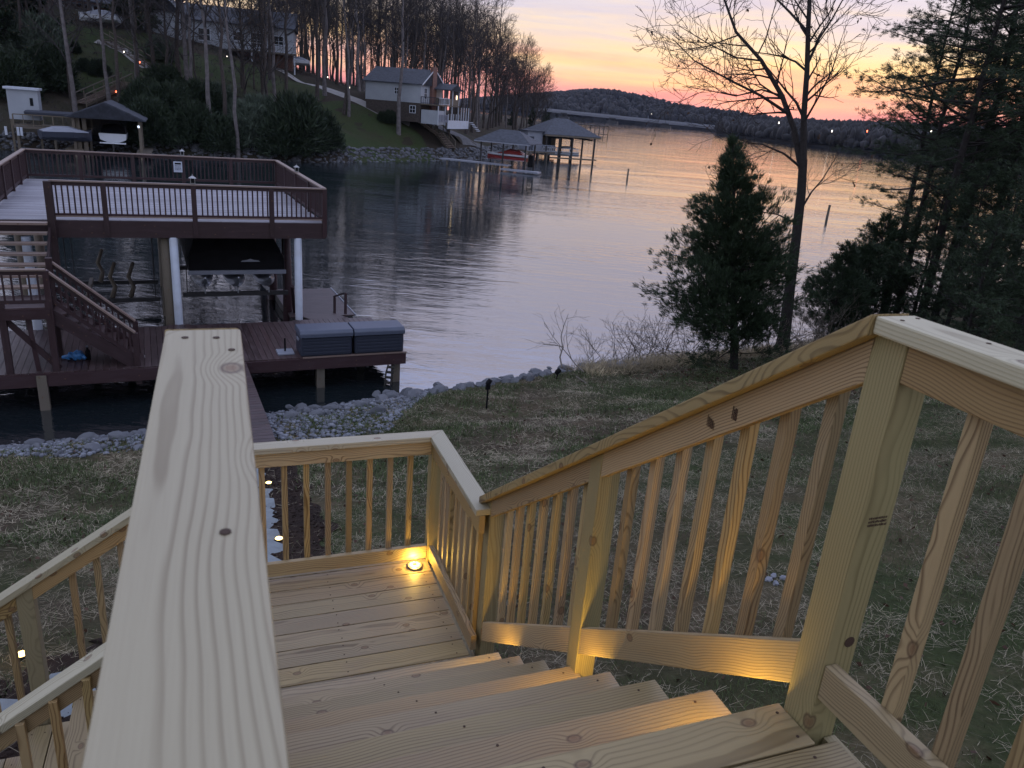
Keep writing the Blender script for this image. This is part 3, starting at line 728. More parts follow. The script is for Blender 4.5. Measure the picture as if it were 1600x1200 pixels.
# ------------------------------------------------------------------ the dock
DZ = lambda z: EYE+z
DO = (4.345, 18.83); DA = R(4.5)
DOCKM = T(DO[0], DO[1], 0) @ RZ(DA)
ZD, ZQ, ZM = .85, 3.60, 2.28        # lower deck, upper deck, stair landing
dock = empty('boat_dock', (DO[0], DO[1], 0), DA, label='dark red two-storey boat dock with railed upper deck and outside stairs', cat='dock')
def D(x, y, z): return DOCKM @ Vector((x, y, z))
def dboard(name, p, q, Wd, Th, mat, parent, up=(0, 0, 1), **k):
    upw = (DOCKM.to_3x3() @ Vector(up)); return board(name, D(*p), D(*q), Wd, Th, M[mat], parent, up=upw, bev=0, **k)
def dmb(mb, name, mat, parent, M0=None, **k): return mb.build(name, M[mat], parent, DOCKM @ (M0 or Matrix.Identity(4)), **k)
lowd = empty('lower_deck', D(-4.6, 1.7, ZD), DA, parent=dock)
x = -.08
while x > -9.9:      # boards run out from the shore; short in front of the slips
    b1 = 3.38 if not (-5.0 < x < -2.25 or -8.3 < x < -5.5) else 3.26
    dboard('deck_board', (x, -.03, ZD-.02), (x, b1, ZD-.02), .133, .04, 'dockboard', lowd); x -= .142
for (p, q, h) in (((0.02, -.055, ZD-.17), (-9.95, -.055, ZD-.17), .28), ((-.0, .0, ZD-.19), (0, 3.38, ZD-.19), .28), ((0, 3.40, ZD-.17), (-9.9, 3.40, ZD-.17), .26)):
    dboard('fascia', p, q, .05, h, 'dockred', lowd)
for yy in (.8, 1.7, 2.6): dboard('joist', (0, yy, ZD-.16), (-9.9, yy, ZD-.16), .05, .22, 'dockred', lowd)
dboard('edge_trim', (.04, -.06, ZD-.0), (-2.6, -.06, ZD+.0), .06, .03, 'railtop', lowd)
for x, y in ((-.18, .16), (-2.15, .12), (-8.15, -.02), (-.5, 2.6), (-2.2, 2.9), (-4.9, 2.7), (-5.9, 3.0), (-6.5, 2.9), (-7.3, 2.9)):
    dboard('pile', (x, y, -1.5), (x, y, ZD-.05), .19, .19, 'oldwood', dock, up=(0, 1, 0))
for x in (-2.08, -5.25, -8.53):
    b = MB(); b.cyl(0, 0, -1.5, ZQ-.42, .105, 16); dmb(b, 'column', 'white', dock, T(x, 3.45, 0), smooth=True)
for x, y in ((-5.45, 3.62), (-2.0, 6.1), (-2.0, 9.2), (-2.0, 11.6), (-5.45, 7.5), (-5.45, 11.6), (-9.2, 7.5), (-9.2, 11.6)):
    b = MB(); b.tube([(0, 0, -1.5), (0.03, 0, 1.2), (0, 0, ZQ-.3)], [.16, .14, .13], 12); dmb(b, 'pile', 'oldwood' if x < -3 else 'dockred', dock, T(x, y, 0), smooth=True)
# upper deck
upd = empty('upper_deck', D(-5, 7.6, ZQ), DA, parent=dock)
y = 3.50
while y < 12.0:
    x0 = -9.35; dboard('deck_board', (x0, y, ZQ-.02), (-1.37, y, ZQ-.02), .133, .04, 'greyboard', upd); y += .142
for (p, q, h) in (((-7.95, 3.40, ZQ-.22), (-1.33, 3.40, ZQ-.22), .42), ((-1.355, 3.43, ZQ-.22), (-1.355, 12.05, ZQ-.22), .42), ((-9.4, 3.40, ZQ-.16), (-8.0, 3.40, ZQ-.16), .28), ((-9.38, 3.4, ZQ-.22), (-9.38, 12, ZQ-.22), .4)):
    dboard('fascia', p, q, .05, h, 'dockred', upd)
for yy in (5.2, 7, 9, 11): dboard('beam', (-9.3, yy, ZQ-.2), (-1.4, yy, ZQ-.2), .1, .3, 'dockred', upd)
dboard('edge_trim', (-7.85, 3.385, ZQ+.09), (-1.42, 3.385, ZQ+.09), .035, .035, 'railtop', upd)
def dock_rail(p0, p1, z, posts, par, bal=.115, h=.93, caps='railtop', zend=None, lower=.12, balmat='dockred', name='railing'):
    """straight railing between p0 and p1 in dock coordinates, posts at the given fractions"""
    z1 = z if zend is None else zend
    rl = empty('railing', D(p0[0], p0[1], z), DA, parent=par)
    P0 = Vector((p0[0], p0[1], z)); P1 = Vector((p1[0], p1[1], z1)); L = (P1-P0).length; n = int(L/bal)
    up = (0, 0, 1)
    dboard('rail_cap', P0+Vector((0, 0, h)), P1+Vector((0, 0, h)), .13, .035, caps, rl, up=up)
    dboard('top_rail', P0+Vector((0, 0, h-.065)), P1+Vector((0, 0, h-.065)), .04, .09, 'dockred', rl, up=up)
    dboard('bottom_rail', P0+Vector((0, 0, lower)), P1+Vector((0, 0, lower)), .04, .08, 'dockred', rl, up=up)
    for f in posts:
        q = P0+(P1-P0)*f; dboard('post', q+Vector((0, 0, -.38)), q+Vector((0, 0, h-.018)), .12, .12, 'dockred', rl, up=(0, 1, 0))
    for i in range(1, n):
        f = i/n; q = P0+(P1-P0)*f
        if any(abs(f-g)*L < .09 for g in posts): continue
        dboard('baluster', q+Vector((0, 0, lower)), q+Vector((0, 0, h-.08)), .036, .036, balmat, rl, up=(0, 1, 0))
    return rl
dock_rail((-7.9, 3.40), (-1.36, 3.40), ZQ, [0, .175, .49, .785, 1], upd, .125)
dock_rail((-1.36, 3.40), (-1.36, 12.0), ZQ, [.25, .5, .75, 1], upd, .13)
dock_rail((-9.33, 12.0), (-1.36, 12.0), ZQ, [0, .2, .4, .6, .8], upd, .13)
dock_rail((-9.33, 5.2), (-9.33, 12.0), ZQ, [0, .25, .5, .75], upd, .13)
dock_rail((-13.2, 5.2), (-9.33, 5.2), ZQ, [0, .5], upd, .13)
# outside stairs: short landing on the left, flight down to the right, flight up to the top deck
stc = empty('staircase', D(-8, .6, ZD), DA, parent=dock)
for i in range(8):
    y = .08+i*.142; dboard('deck_board', (-10.2, y, ZM-.02), (-7.86, y, ZM-.02), .133, .04, 'dockboard', stc)
dboard('fascia', (-10.2, 0, ZM-.14), (-7.84, 0, ZM-.14), .05, .22, 'dockred', stc)
for k in range(7):
    zz = ZM-(k+1)*.179; xx = -7.78+k*.222
    dboard('stair_tread', (xx+.09, .12, zz-.02), (xx+.09, 1.05, zz-.02), .27, .04, 'dockboard', stc)
for yy in (.10, 1.08):
    dboard('stringer', (-7.86, yy, ZM-.18), (-6.28, yy, ZD+.02), .05, .26, 'dockred', stc)
dock_rail((-7.84, .10), (-6.26, .10), ZM-.06, [0, 1], stc, .15, h=.84, zend=ZD-.06, lower=.24)
dock_rail((-7.84, 1.08), (-6.26, 1.08), ZM-.06, [1], stc, .15, h=.84, zend=ZD-.06, lower=.24)
dock_rail((-10.2, .06), (-7.84, .06), ZM, [0, .35, 1], stc, .15, h=.80)
for x in (-8.72, -7.86): dboard('post', (x, .06, ZD-.02), (x, .06, ZM+.1), .13, .13, 'dockred', stc, up=(0, 1, 0))
dboard('post', (-7.86, 1.06, ZD), (-7.86, 1.06, ZM+.85), .13, .13, 'dockred', stc, up=(0, 1, 0))
dboard('post', (-7.93, 3.28, ZM+.2), (-7.93, 3.28, ZQ+.93), .16, .16, 'dockred', stc, up=(0, 1, 0))
dboard('brace', (-8.7, .13, ZM-.25), (-7.8, .13, ZD+.02), .05, .12, 'dockred', stc)
dboard('brace', (-8.28, .13, ZM-.2), (-8.2, .13, ZD), .05, .09, 'dockred', stc)
for k in range(7):       # open treads climbing towards the water
    zz = ZM+(k+1)*.185; yy = 1.15+k*.31
    dboard('stair_tread', (-9.6, yy+.1, zz-.02), (-8.0, yy+.1, zz-.02), .25, .05, 'railtop', stc)
for xx in (-9.62, -7.98): dboard('stringer', (xx, 1.0, ZM-.05), (xx, 3.4, ZQ-.16), .05, .2, 'dockred', stc)
# gangway to the shore, floating platform with ramp
gw = empty('gangway', D(-4.55, -2.5, ZD), DA, label='brown plank gangway leading from the gravel shore up to the dock', cat='gangway')
for k in range(36):
    y = -.13-k*.1385; dboard('plank', (-5.15, y, ZD-.03), (-3.94, y, ZD-.03), .13, .035, 'dockboard', gw)
for x in (-5.05, -4.04): dboard('beam', (x, -.08, ZD-.13), (x, -5.1, ZD-.13), .05, .16, 'dockred', gw)
dboard('end_beam', (-5.2, -5.15, ZD-.06), (-3.9, -5.15, ZD-.06), .09, .12, 'cap', gw, up=(0, 0, 1))
fd = empty('floating_dock', D(-1, 7.2, 0), DA, label='low floating platform of dark boards behind the right end of the dock', cat='floating dock')
for k in range(26):
    y = 5.5+k*.141; dboard('deck_board', (-2.0, y, .36), (.0, y, .36), .132, .04, 'dockboard', fd)
dmb(MB().box(-1.95, -.05, 5.45, 9.1, .02, .33), 'float', 'darkmetal', fd); dboard('edge_trim', (.03, 5.4, .37), (.03, 9.15, .37), .04, .06, 'boxlid', fd)
for k in range(14):
    y = 3.55+k*.141; dboard('ramp_board', (-1.75, y, .80-k*.028), (-.65, y, .80-k*.028), .13, .03, 'dockboard', fd)
dboard('handrail', (-.62, 4.0, 1.45), (-.62, 5.6, .95), .05, .04, 'dockred', fd); dboard('post', (-.62, 5.5, .35), (-.62, 5.5, .95), .07, .07, 'dockred', fd, up=(0, 1, 0))
dboard('post', (-.62, 4.0, .8), (-.62, 4.0, 1.45), .07, .07, 'dockred', fd, up=(0, 1, 0))
dboard('brace', (-2.1, 4.4, 1.6), (-1.75, 6.2, .2), .09, .09, 'dockred', fd)
# deck boxes
def deckbox(x0, x1, label):
    t = empty('deck_box', D((x0+x1)/2, .32, ZD), DA, label=label, cat='storage box', group='storage boxes at the end of the dock')
    w = x1-x0; F = WM[t.name]
    b = MB(); b.box(-w/2+.02, w/2-.02, -.36, .36, .01, .50); b.build('body', M['boxbody'], t, F, bevel=.03)
    for k in range(5):
        MB().box(-w/2+.07, w/2-.07, -.372, -.358, .07+k*.085, .125+k*.085).build('panel', M['boxbody'], t, F, bevel=.004)
    l = MB(); l.prism([(-.40, 0), (.40, 0), (.40, .10), (.33, .17), (-.33, .17), (-.40, .10)], -w/2, w/2)
    l.build('lid', M['navylid'], t, F @ T(0, 0, .50) @ Matrix(((0, 0, 1, 0), (1, 0, 0, 0), (0, 1, 0, 0), (0, 0, 0, 1))), bevel=.012)
    for sx in (-1, 1): MB().box(sx*(w/2-.005)-.012, sx*(w/2-.005)+.012, -.12, .12, .36, .42).build('handle', M['boxlid'], t, F)
deckbox(-2.66, -1.36, 'grey lidded storage box next to the umbrella base on the dock')
deckbox(-1.33, -.02, 'grey lidded storage box on the outermost corner of the dock')
t = empty('umbrella_base', D(-2.95, .42, ZD), DA, label='pale square umbrella base with a short pole left of the storage boxes', cat='umbrella base')
MB().box(-.2, .2, -.2, .2, 0, .05).build('plate', M['boxlid'], t, bevel=.01); MB().cyl(0, 0, .05, .38, .022, 10).build('pole', M['black'], t)
# ladder with rungs hung from the corner pile
t = empty('rope_ladder', D(-.5, -.12, 0), DA, label='dark dangling ladder beside the outermost dock pile', cat='ladder')
for x in (-.46, -.30):
    b = MB(); b.tube([(x, -.12, ZD-.3), (x-.06, -.14, .35), (x-.12+.02*x, -.2, -.2)], .022, 6); dmb(b, 'side_rope', 'rope', t)
for k in range(5): dmb(MB().tube([(-.48-.02*k, -.13, .50-k*.14), (-.30-.02*k, -.13, .47-k*.14)], .035, 6), 'rung', 'rope', t)
# post lanterns
def lantern(x, y, z, label):
    t = empty('post_lantern', D(x, y, z), DA, label=label, cat='lantern', group='small grey lanterns on the dock railing posts')
    MB().box(-.06, .06, -.06, .06, 0, .03).build('base', M['metal'], t)
    for dx in (-.05, .05):
        for dy in (-.05, .05): MB().box(dx-.008, dx+.008, dy-.008, dy+.008, .03, .15).build('frame', M['metal'], t)
    MB().box(-.04, .04, -.04, .04, .03, .15).build('glass', M['glassdark'], t)
    MB().add([(-.09, -.09, .15), (.09, -.09, .15), (.09, .09, .15), (-.09, .09, .15), (0, 0, .22)], [(3, 2, 1, 0), (0, 1, 4), (1, 2, 4), (2, 3, 4), (3, 0, 4)]).build('roof', M['metal'], t)
    MB().cyl(0, 0, .21, .25, .012, 6).build('finial', M['metal'], t)
lantern(-4.70, 3.4, ZQ+.948, 'grey lantern on the middle post of the near dock railing')
lantern(-4.55, 12.0, ZQ+.948, 'grey lantern on the far dock railing above the white notice')
lantern(-1.36, 7.7, ZQ+.948, 'grey lantern on the right side dock railing')
lantern(-9.9, 5.2, ZQ+.948, 'grey lantern on the leftmost dock railing post')
t = empty('notice_sign', D(-4.72, 11.9, ZQ+.55), DA, label='small white notice with dark lettering on the far dock railing', cat='sign')
MB().box(-.14, .14, -.03, -.01, -.16, .2).build('panel', M['white'], t)
b = MB(); b.box(-.10, .10, -.0325, -.0305, .10, .16)
for r_ in range(4):
    x = -.1
    while x < .09: w = random.uniform(.015, .035); b.box(x, min(x+w, .1), -.0325, -.0305, .05-r_*.045, .07-r_*.045); x += w+.012
b.build('lettering', M['black'], t)
# bundle and bottle near the stairs
t = obj('blue_bundle', None, None) if False else None
b = MB(); rr = random.Random(5)
for k in range(7):
    a = rr.uniform(0, 6.28); b.tube([(rr.uniform(-.2, .2), rr.uniform(-.1, .1), .04), (rr.uniform(-.12, .12), rr.uniform(-.1, .1), .14), (rr.uniform(-.25, .25), rr.uniform(-.1, .1), .05)], [.05, .07, .04], 8)
bb = b.build('rope_bundle', M['blueplastic'], None, DOCKM @ T(-7.55, .75, ZD), smooth=True)
tag(bb, 'crumpled bright blue bundle on the dock boards under the stairs', 'bundle')
t = empty('bottle', D(-7.28, .72, ZD), DA, label='dark bottle standing next to the blue bundle on the dock', cat='bottle')
MB().tube([(0, 0, 0), (0, 0, .2), (0, 0, .25), (0, 0, .30)], [.055, .055, .025, .022], 10).build('body', M['black'], t, smooth=True)
MB().cyl(0, 0, .30, .335, .026, 8).build('cap', M['boxlid'], t)
# boat lifts
def lift(x0, x1, y0, y1, zb, label, gx):
    t = empty('boat_lift', D((x0+x1)/2, (y0+y1)/2, 0), DA, label=label, cat='boat lift', group='cable boat lifts in the dock slips')
    for y in (y0, y1): dboard('cradle_beam', (x0, y, zb), (x1, y, zb), .1, .12, 'darkmetal', t)
    for x in (x0+.12, x1-.12):
        for y in (y0, y1): dmb(MB().tube([(x, y, zb), (x+.03, y, ZQ-.35)], .014, 5), 'cable', 'darkmetal', t)
    return t
lf = lift(-8.2, -5.65, 7.0, 9.4, .66, 'empty boat lift with curved guides hanging in the left slip', 0)
for x, y in ((-7.35, 9.2), (-6.45, 7.1), (-6.95, 7.1)):
    dmb(MB().tube([(x, y, .72), (x+.10, y, 1.05), (x-.02, y, 1.35), (x+.14, y, 1.78)], [.075, .06, .06, .05], 8), 'guide', 'oldwood', lf, smooth=True)
dboard('bunk', (-7.6, 7.0, .78), (-7.6, 9.4, .78), .1, .1, 'oldwood', lf)
lift(-5.05, -2.1, 5.2, 8.9, 1.22, 'boat lift carrying the covered pontoon boat', 0)
# tritoon boat on the lift, seen end on, under its black cover
pb = empty('pontoon_boat', D(-3.55, 7.5, 1.3), DA, label='black covered pontoon boat with three aluminium floats hanging on the lift', cat='boat')
for x in (-4.45, -3.55, -2.68):
    pts = [(x, 4.75, 1.80), (x, 5.05, 1.68), (x, 5.5, 1.60), (x, 6.2, 1.57), (x, 11.0, 1.57)]; b = MB()
    b.tube(pts, [.02, .13, .24, .31, .31], 14); b.bar((x, 5.0, 1.36), (x, 6.4, 1.24), .03, .16)
    dmb(b, 'pontoon', 'alu', pb, smooth=False)
dmb(MB().box(-4.86, -2.26, 4.75, 11.0, 1.92, 2.0), 'deck', 'alu', pb, bevel=.01)
dmb(MB().box(-4.90, -2.22, 4.70, 4.76, 1.90, 2.02), 'bow_rail', 'boxlid', pb, bevel=.01)
cv_ = MB(); rows = [(4.80, 2.02, 1.28, 1.30), (4.95, 2.55, 1.27, 1.33), (5.3, 2.95, 1.1, 1.34), (8, 3.1, 1.0, 1.34), (10.9, 2.85, 1.1, 1.32)]
vv = []
for (y, zt_, wt, wb) in rows:
    for (w, z) in ((-wb, 2.01), (-wb, 2.35), (-wt*1.0, max(zt_-.12, 2.02)), (-wt*.5, zt_), (wt*.5, zt_), (wt, max(zt_-.12, 2.02)), (wb, 2.35), (wb, 2.01)): vv.append((-3.56+w, y, z))
ff = [(i*8+j, i*8+j+1, (i+1)*8+j+1, (i+1)*8+j) for i in range(4) for j in range(7)]+[tuple(range(7, -1, -1)), tuple(range(32, 40))]
cv_.add(vv, ff); dmb(cv_, 'cover', 'black', pb, smooth=False, bevel=.03)
lg = MB(); lg.prism([(-.27, 0), (.27, 0), (.22, .035), (.1, .05), (0, .085), (-.1, .05), (-.22, .035)], 0, .006)
dmb(lg, 'emblem', 'boxlid', pb, T(-3.2, 4.83, 2.24) @ Matrix.Rotation(R(78), 4, 'X'))
# === PART4
# ------------------------------------------------------------------ vegetation generators
def unit(v): return v/(np.linalg.norm(v)+1e-9)
def perp(d, r):
    a = unit(np.cross(d, r.normal(size=3))); return a
def grow(out, p, d, L, r, depth, prm, rg, tips):
    n = prm['seg'][min(depth, len(prm['seg'])-1)]; pts = [p]; rad = [r]; q = p.copy(); dd = d.copy()
    for i in range(n):
        dd = unit(dd+rg.normal(size=3)*prm['wob']+np.array([0, 0, prm['up']*(.3+depth*.5)])); q = q+dd*L/n; pts.append(q); rad.append(r*(1-.75*(i+1)/n)+.15*prm['tip'])
    pts = np.array(pts); rad = np.maximum(np.array(rad), prm['tip']); out[min(depth, 3)].append((pts, rad))
    if depth >= prm['depth']: tips.append((pts[-1], dd)); return
    k = prm['kids'][min(depth, len(prm['kids'])-1)]
    for i in range(k):
        f = prm['first']+(1-prm['first'])*(i+rg.uniform(.1, .9))/k; f = min(f, .98); s = f*n; j = min(int(s), n-1)
        pp = pts[j]+(pts[j+1]-pts[j])*(s-j); base = unit(pts[j+1]-pts[j]); ang = rg.uniform(*prm['ang']); a = perp(base, rg)
        nd = unit(base*math.cos(ang)+a*math.sin(ang)); rr = rad[j]*rg.uniform(.45, .65)
        grow(out, pp, nd, L*rg.uniform(*prm['ratio'])*(1.15-.55*f), max(rr, prm['tip']), depth+1, prm, rg, tips)
def tubes_mesh(name, groups, mat, extra=None, extramat=None):
    V = []; Fc = []; n = 0
    for lines, k in groups:
        if not lines: continue
        v, f = tube_arrays([l[0] for l in lines], [l[1] for l in lines], k); V.append(v); Fc.append(f+n); n += len(v)
    V = np.concatenate(V); Fc = np.concatenate(Fc); midx = np.zeros(len(Fc), int)
    if extra is not None:
        ev, ef = extra; Fc = np.concatenate([Fc, ef+n]); V = np.concatenate([V, ev]); midx = np.concatenate([midx, np.ones(len(ef), int)])
        return mesh(name, V, Fc, mats=[mat, extramat], midx=midx)
    return mesh(name, V, Fc, mat, True)
def leaf_quads(P, Dr, n, L, w, spread, rg, flat=None):
    """n thin quads round every point of P, leaning along Dr with the given spread"""
    P = np.repeat(P, n, 0); Dd = np.repeat(Dr, n, 0); m = len(P)
    D_ = Dd+rg.normal(size=(m, 3))*spread
    if flat: D_[:, 2] *= flat
    D_ /= np.linalg.norm(D_, axis=1)[:, None]+1e-9
    S = np.cross(D_, rg.normal(size=(m, 3))); S /= np.linalg.norm(S, axis=1)[:, None]+1e-9
    l = rg.uniform(*L, m)[:, None]; ww = rg.uniform(*w, m)[:, None]/2; O = P+rg.normal(size=(m, 3))*l*.18
    V = np.stack([O-S*ww*.4, O+D_*l*.5-S*ww, O+D_*l, O+D_*l*.5+S*ww], 1).reshape(-1, 3)
    return V, (np.arange(m)*4)[:, None]+np.array([[0, 1, 2, 3]])
def bare_tree(seed, H=20, clear=.42, r0=.2, kids=(17, 6, 5), buds=0, wide=1.0, tip=.014):
    rg = np.random.default_rng(seed); out = [[], [], [], []]; tips = []
    n = 10; pts = [np.zeros(3)-np.array([0, 0, .5])]; lean = rg.normal(size=2)*.025
    for i in range(1, n+1): pts.append(np.array([lean[0]*H*i/n+rg.normal()*.12, lean[1]*H*i/n+rg.normal()*.12, H*i/n]))
    pts = np.array(pts); rad = np.interp(np.arange(n+1), [0, 1, n], [r0*1.35, r0, .035]); trunk = (pts, rad)
    prm = dict(seg=[4, 4, 3, 2], wob=.13, up=.07, tip=tip, depth=3, kids=[0, kids[1], kids[2]], first=.25, ang=(.45, 1.0), ratio=(.45, .68))
    for i in range(kids[0]):
        f = clear+(1-clear)*(i/kids[0])**.9; s = f*n; j = min(int(s), n-1); p = pts[j]+(pts[j+1]-pts[j])*(s-j)
        a = i*2.4+rg.uniform(-.5, .5); e = rg.uniform(.5, 1.05); d = np.array([math.cos(a)*math.cos(e), math.sin(a)*math.cos(e), math.sin(e)])
        grow(out, p, d, H*.27*(1.25-.75*f)*rg.uniform(.7, 1.2)*wide, rad[j]*.5, 1, prm, rg, tips)
    tr = tubes_mesh('trunk', [([trunk], 8)], M['bark'])
    ex = None
    if buds:
        tp = np.array([t_[0] for t_ in tips]); td = np.array([t_[1] for t_ in tips]); ex = leaf_quads(tp, td, buds, (.05, .16), (.04, .09), .9, rg)
    cr = tubes_mesh('crown', [(out[1], 5), (out[2], 3), (out[3], 3)], M['twig'], ex, M['bud'])
    return tr, cr
def evergreen(seed, H, prof, limbs, sprays, nq, L, w, mat, r0=.1, elev=(.2, .8), bark='barkdark', z0=.12, flat=None, gap=0.0, sp=.55, droop=0, limbr=.02):
    rg = np.random.default_rng(seed); n = 8
    pts = np.array([[rg.normal()*.03*H*.2*(i/n), rg.normal()*.03*H*.2*(i/n), H*i/n-(.4 if i == 0 else 0)] for i in range(n+1)]); rad = np.linspace(r0, r0*.12, n+1)
    lines = []; P = []; Dr = []
    for i in range(limbs):
        f = z0+(1-z0)*(i+rg.uniform(0, 1))/limbs
        if gap and rg.uniform() < gap: continue
        a = rg.uniform(0, 6.283); lob = 1+.28*math.sin(a*2+seed+f*9)+.18*math.sin(a*5+f*23)
        ln = float(np.interp(f, [q[0] for q in prof], [q[1] for q in prof]))*lob*rg.uniform(.55, 1.12)
        if ln < .05: continue
        s = f*n; j = min(int(s), n-1); p = pts[j]+(pts[j+1]-pts[j])*(s-j); e = rg.uniform(*elev)
        d = np.array([math.cos(a)*math.cos(e), math.sin(a)*math.cos(e), math.sin(e)]); m = 4; q = p.copy(); ll = [q]
        for k in range(m):
            d = unit(d+rg.normal(size=3)*.12+np.array([0, 0, -droop+.05*k])); q = q+d*ln/m; ll.append(q)
        ll = np.array(ll); lines.append((ll, np.linspace(max(limbr*ln/2, .008), .005, m+1)))
        ns = max(2, int(sprays*ln))
        for k in range(ns):
            t_ = rg.uniform(.22, 1.0)**.75*m; jj = min(int(t_), m-1); c = ll[jj]+(ll[jj+1]-ll[jj])*(t_-jj)
            side = rg.normal(size=3)*np.array([1, 1, .45 if flat is None else .2])*.13*ln*(1.15-t_/m*.6)
            P.append(c+side); Dr.append(unit(d*.9+side*1.2/(ln+.1)+np.array([0, 0, .25])))
    top = np.array([[0, 0, H*.99]])+pts[-1]*np.array([1, 1, 0]); P += [top[0]]*3; Dr += [np.array([0, 0, 1.])]*3
    v, f = leaf_quads(np.array(P), np.array(Dr), nq, L, w, sp, rg, flat)
    tr = tubes_mesh('trunk', [([(pts, rad)], 8), (lines, 4)], M[bark]); return tr, mesh('crown', v, f, M[mat])
def plant_tree(name, meshes, p, rz, s, label, cat='tree', group=None, tilt=(0, 0), parts=('trunk', 'crown')):
    t = empty(name, p, 0, label=label, cat=cat, group=group); F = T(*p) @ Matrix.Rotation(tilt[0], 4, 'X') @ Matrix.Rotation(tilt[1], 4, 'Y') @ RZ(rz) @ Matrix.Diagonal((s, s, s, 1))
    for nm, me in zip(parts, meshes): obj(nm, me, t, F)
    return t
# ------------------------------------------------------------------ near trees on the right
# the bare tree leaning over the water: limbs traced at its own distance
tb = hit(1222, 552, near_h, 10, 40, .05); TD = math.hypot(tb.x, tb.y)
def LP(pts, dd=0): return [np.array(ad(x, y, TD+dd+o))-np.array(tb) for x, y, o in [(q+(0,))[:3] for q in pts]]
rg = np.random.default_rng(11); out = [[], [], [], []]; tips = []
main = [(LP([(1218, 562), (1226, 520), (1234, 450), (1243, 380), (1252, 300), (1255, 250)]), [.30, .235, .20, .18, .165, .15]),
    (LP([(1255, 250), (1256, 180), (1261, 110), (1263, 40), (1268, -60), (1272, -160)]), [.13, .105, .09, .08, .06, .03]),
    (LP([(1252, 262), (1240, 200, .2), (1222, 150, .4), (1190, 95, .6), (1150, 50, .9), (1132, 0, 1.2), (1120, -60, 1.5)]), [.12, .10, .085, .065, .05, .04, .02]),
    (LP([(1232, 178, .3), (1190, 150, -.2), (1140, 125, -.7), (1085, 95, -1), (1050, 60, -1.3)]), [.06, .045, .035, .022, .012]),
    (LP([(1222, 150, .4), (1190, 140, 1), (1150, 150, 1.6), (1100, 140, 2), (1066, 135, 2.2)]), [.04, .032, .024, .016, .01]),
    (LP([(1262, 100), (1280, 60, .3), (1300, 30, .6), (1322, -10, .8)]), [.05, .04, .03, .02]),
    (LP([(1262, 50), (1235, 20, .4), (1205, -10, .8), (1190, -60, 1)]), [.05, .04, .03, .02]),
    (LP([(1257, 190), (1280, 150, -.4), (1300, 110, -.8), (1315, 60, -1)]), [.04, .03, .022, .012]),
    (LP([(1252, 262), (1225, 240, -.4), (1190, 225, -.9), (1150, 222, -1.3)]), [.05, .036, .024, .012]),
    (LP([(1250, 330), (1268, 300, .3), (1285, 280, .5), (1310, 240, .8)]), [.04, .03, .02, .012]),
    (LP([(1246, 350), (1215, 335, .3), (1180, 330, .6), (1150, 335, .8)]), [.035, .025, .018, .01]),
    (LP([(1190, 95, .6), (1150, 90, .2), (1110, 70, -.2), (1060, 40, -.5)]), [.035, .028, .02, .01])]
prm = dict(seg=[4, 4, 3, 3], wob=.17, up=.05, tip=.0055, depth=3, kids=[0, 5, 4], first=.2, ang=(.4, 1.0), ratio=(.45, .7))
for k, (pl, rd) in enumerate(main):
    pl = np.array(pl); out[0].append((pl, np.array(rd)))
    if k == 0: continue
    L = np.linalg.norm(np.diff(pl, axis=0), axis=1).sum(); nk = max(4, int(L*2.5))
    for i in range(nk):
        s = (.18+.8*(i+rg.uniform(0, 1))/nk)*(len(pl)-1); j = min(int(s), len(pl)-2); p = pl[j]+(pl[j+1]-pl[j])*(s-j); b = unit(pl[j+1]-pl[j]); a = perp(b, rg); an = rg.uniform(.5, 1.1)
        grow(out, p, unit(b*math.cos(an)+a*math.sin(an)), rg.uniform(.9, 2.1), rd[j]*.35, 1, prm, rg, tips)
tp = np.array([t_[0] for t_ in tips]); td = np.array([t_[1] for t_ in tips]); sel = rg.uniform(0, 1, len(tp)) < .035
lv = leaf_quads(tp[sel], np.array([[0, 0, -1.]])+0*td[sel], 3, (.07, .13), (.05, .08), .5, rg)
t = empty('bare_tree', tb, label='slender leafless tree with a forked crown standing at the water right of the cedar', cat='tree')
out[0] = [(a_, b_*.82) for a_, b_ in out[0]]
obj('trunk', tubes_mesh('trunk', [(out[0], 10)], M['barkdark']), t, WM[t.name]); obj('crown', tubes_mesh('crown', [(out[1], 5), (out[2], 4), (out[3], 3)], M['barkdark'], lv, M['deadleaf']), t, WM[t.name])
# eastern redcedar
cb = hit(1147, 580, near_h, 10, 40, .05)
ced = evergreen(6, 6.3, [(0, .6), (.10, 1.9), (.2, 2.1), (.4, 1.7), (.6, 1.2), (.8, .65), (1, .08)], 470, 23, 18, (.08, .20), (.008, .020), 'cedar', r0=.13, elev=(.15, .8), z0=.10, sp=.32, gap=.3)
plant_tree('redcedar', ced, cb, .6, .99, 'dark conical redcedar on the lawn edge in front of the water', tilt=(0, -.20))
ced2 = evergreen(8, 3.4, [(0, .6), (.15, 1.25), (.5, 1.0), (.8, .5), (1, .1)], 150, 26, 14, (.07, .18), (.009, .022), 'cedar', r0=.07, elev=(.1, .7), z0=.05, sp=.45)
for x, y, s, lb in ((1292, 535, 1.0, 'short dark evergreen just right of the leafless tree trunk'), (1345, 520, 1.25, 'dark young cedar behind the top of the stair railing')):
    plant_tree('young_cedar', ced2, hit(x, y, near_h, 10, 40, .05), x, s, lb, group='young evergreens by the shore')
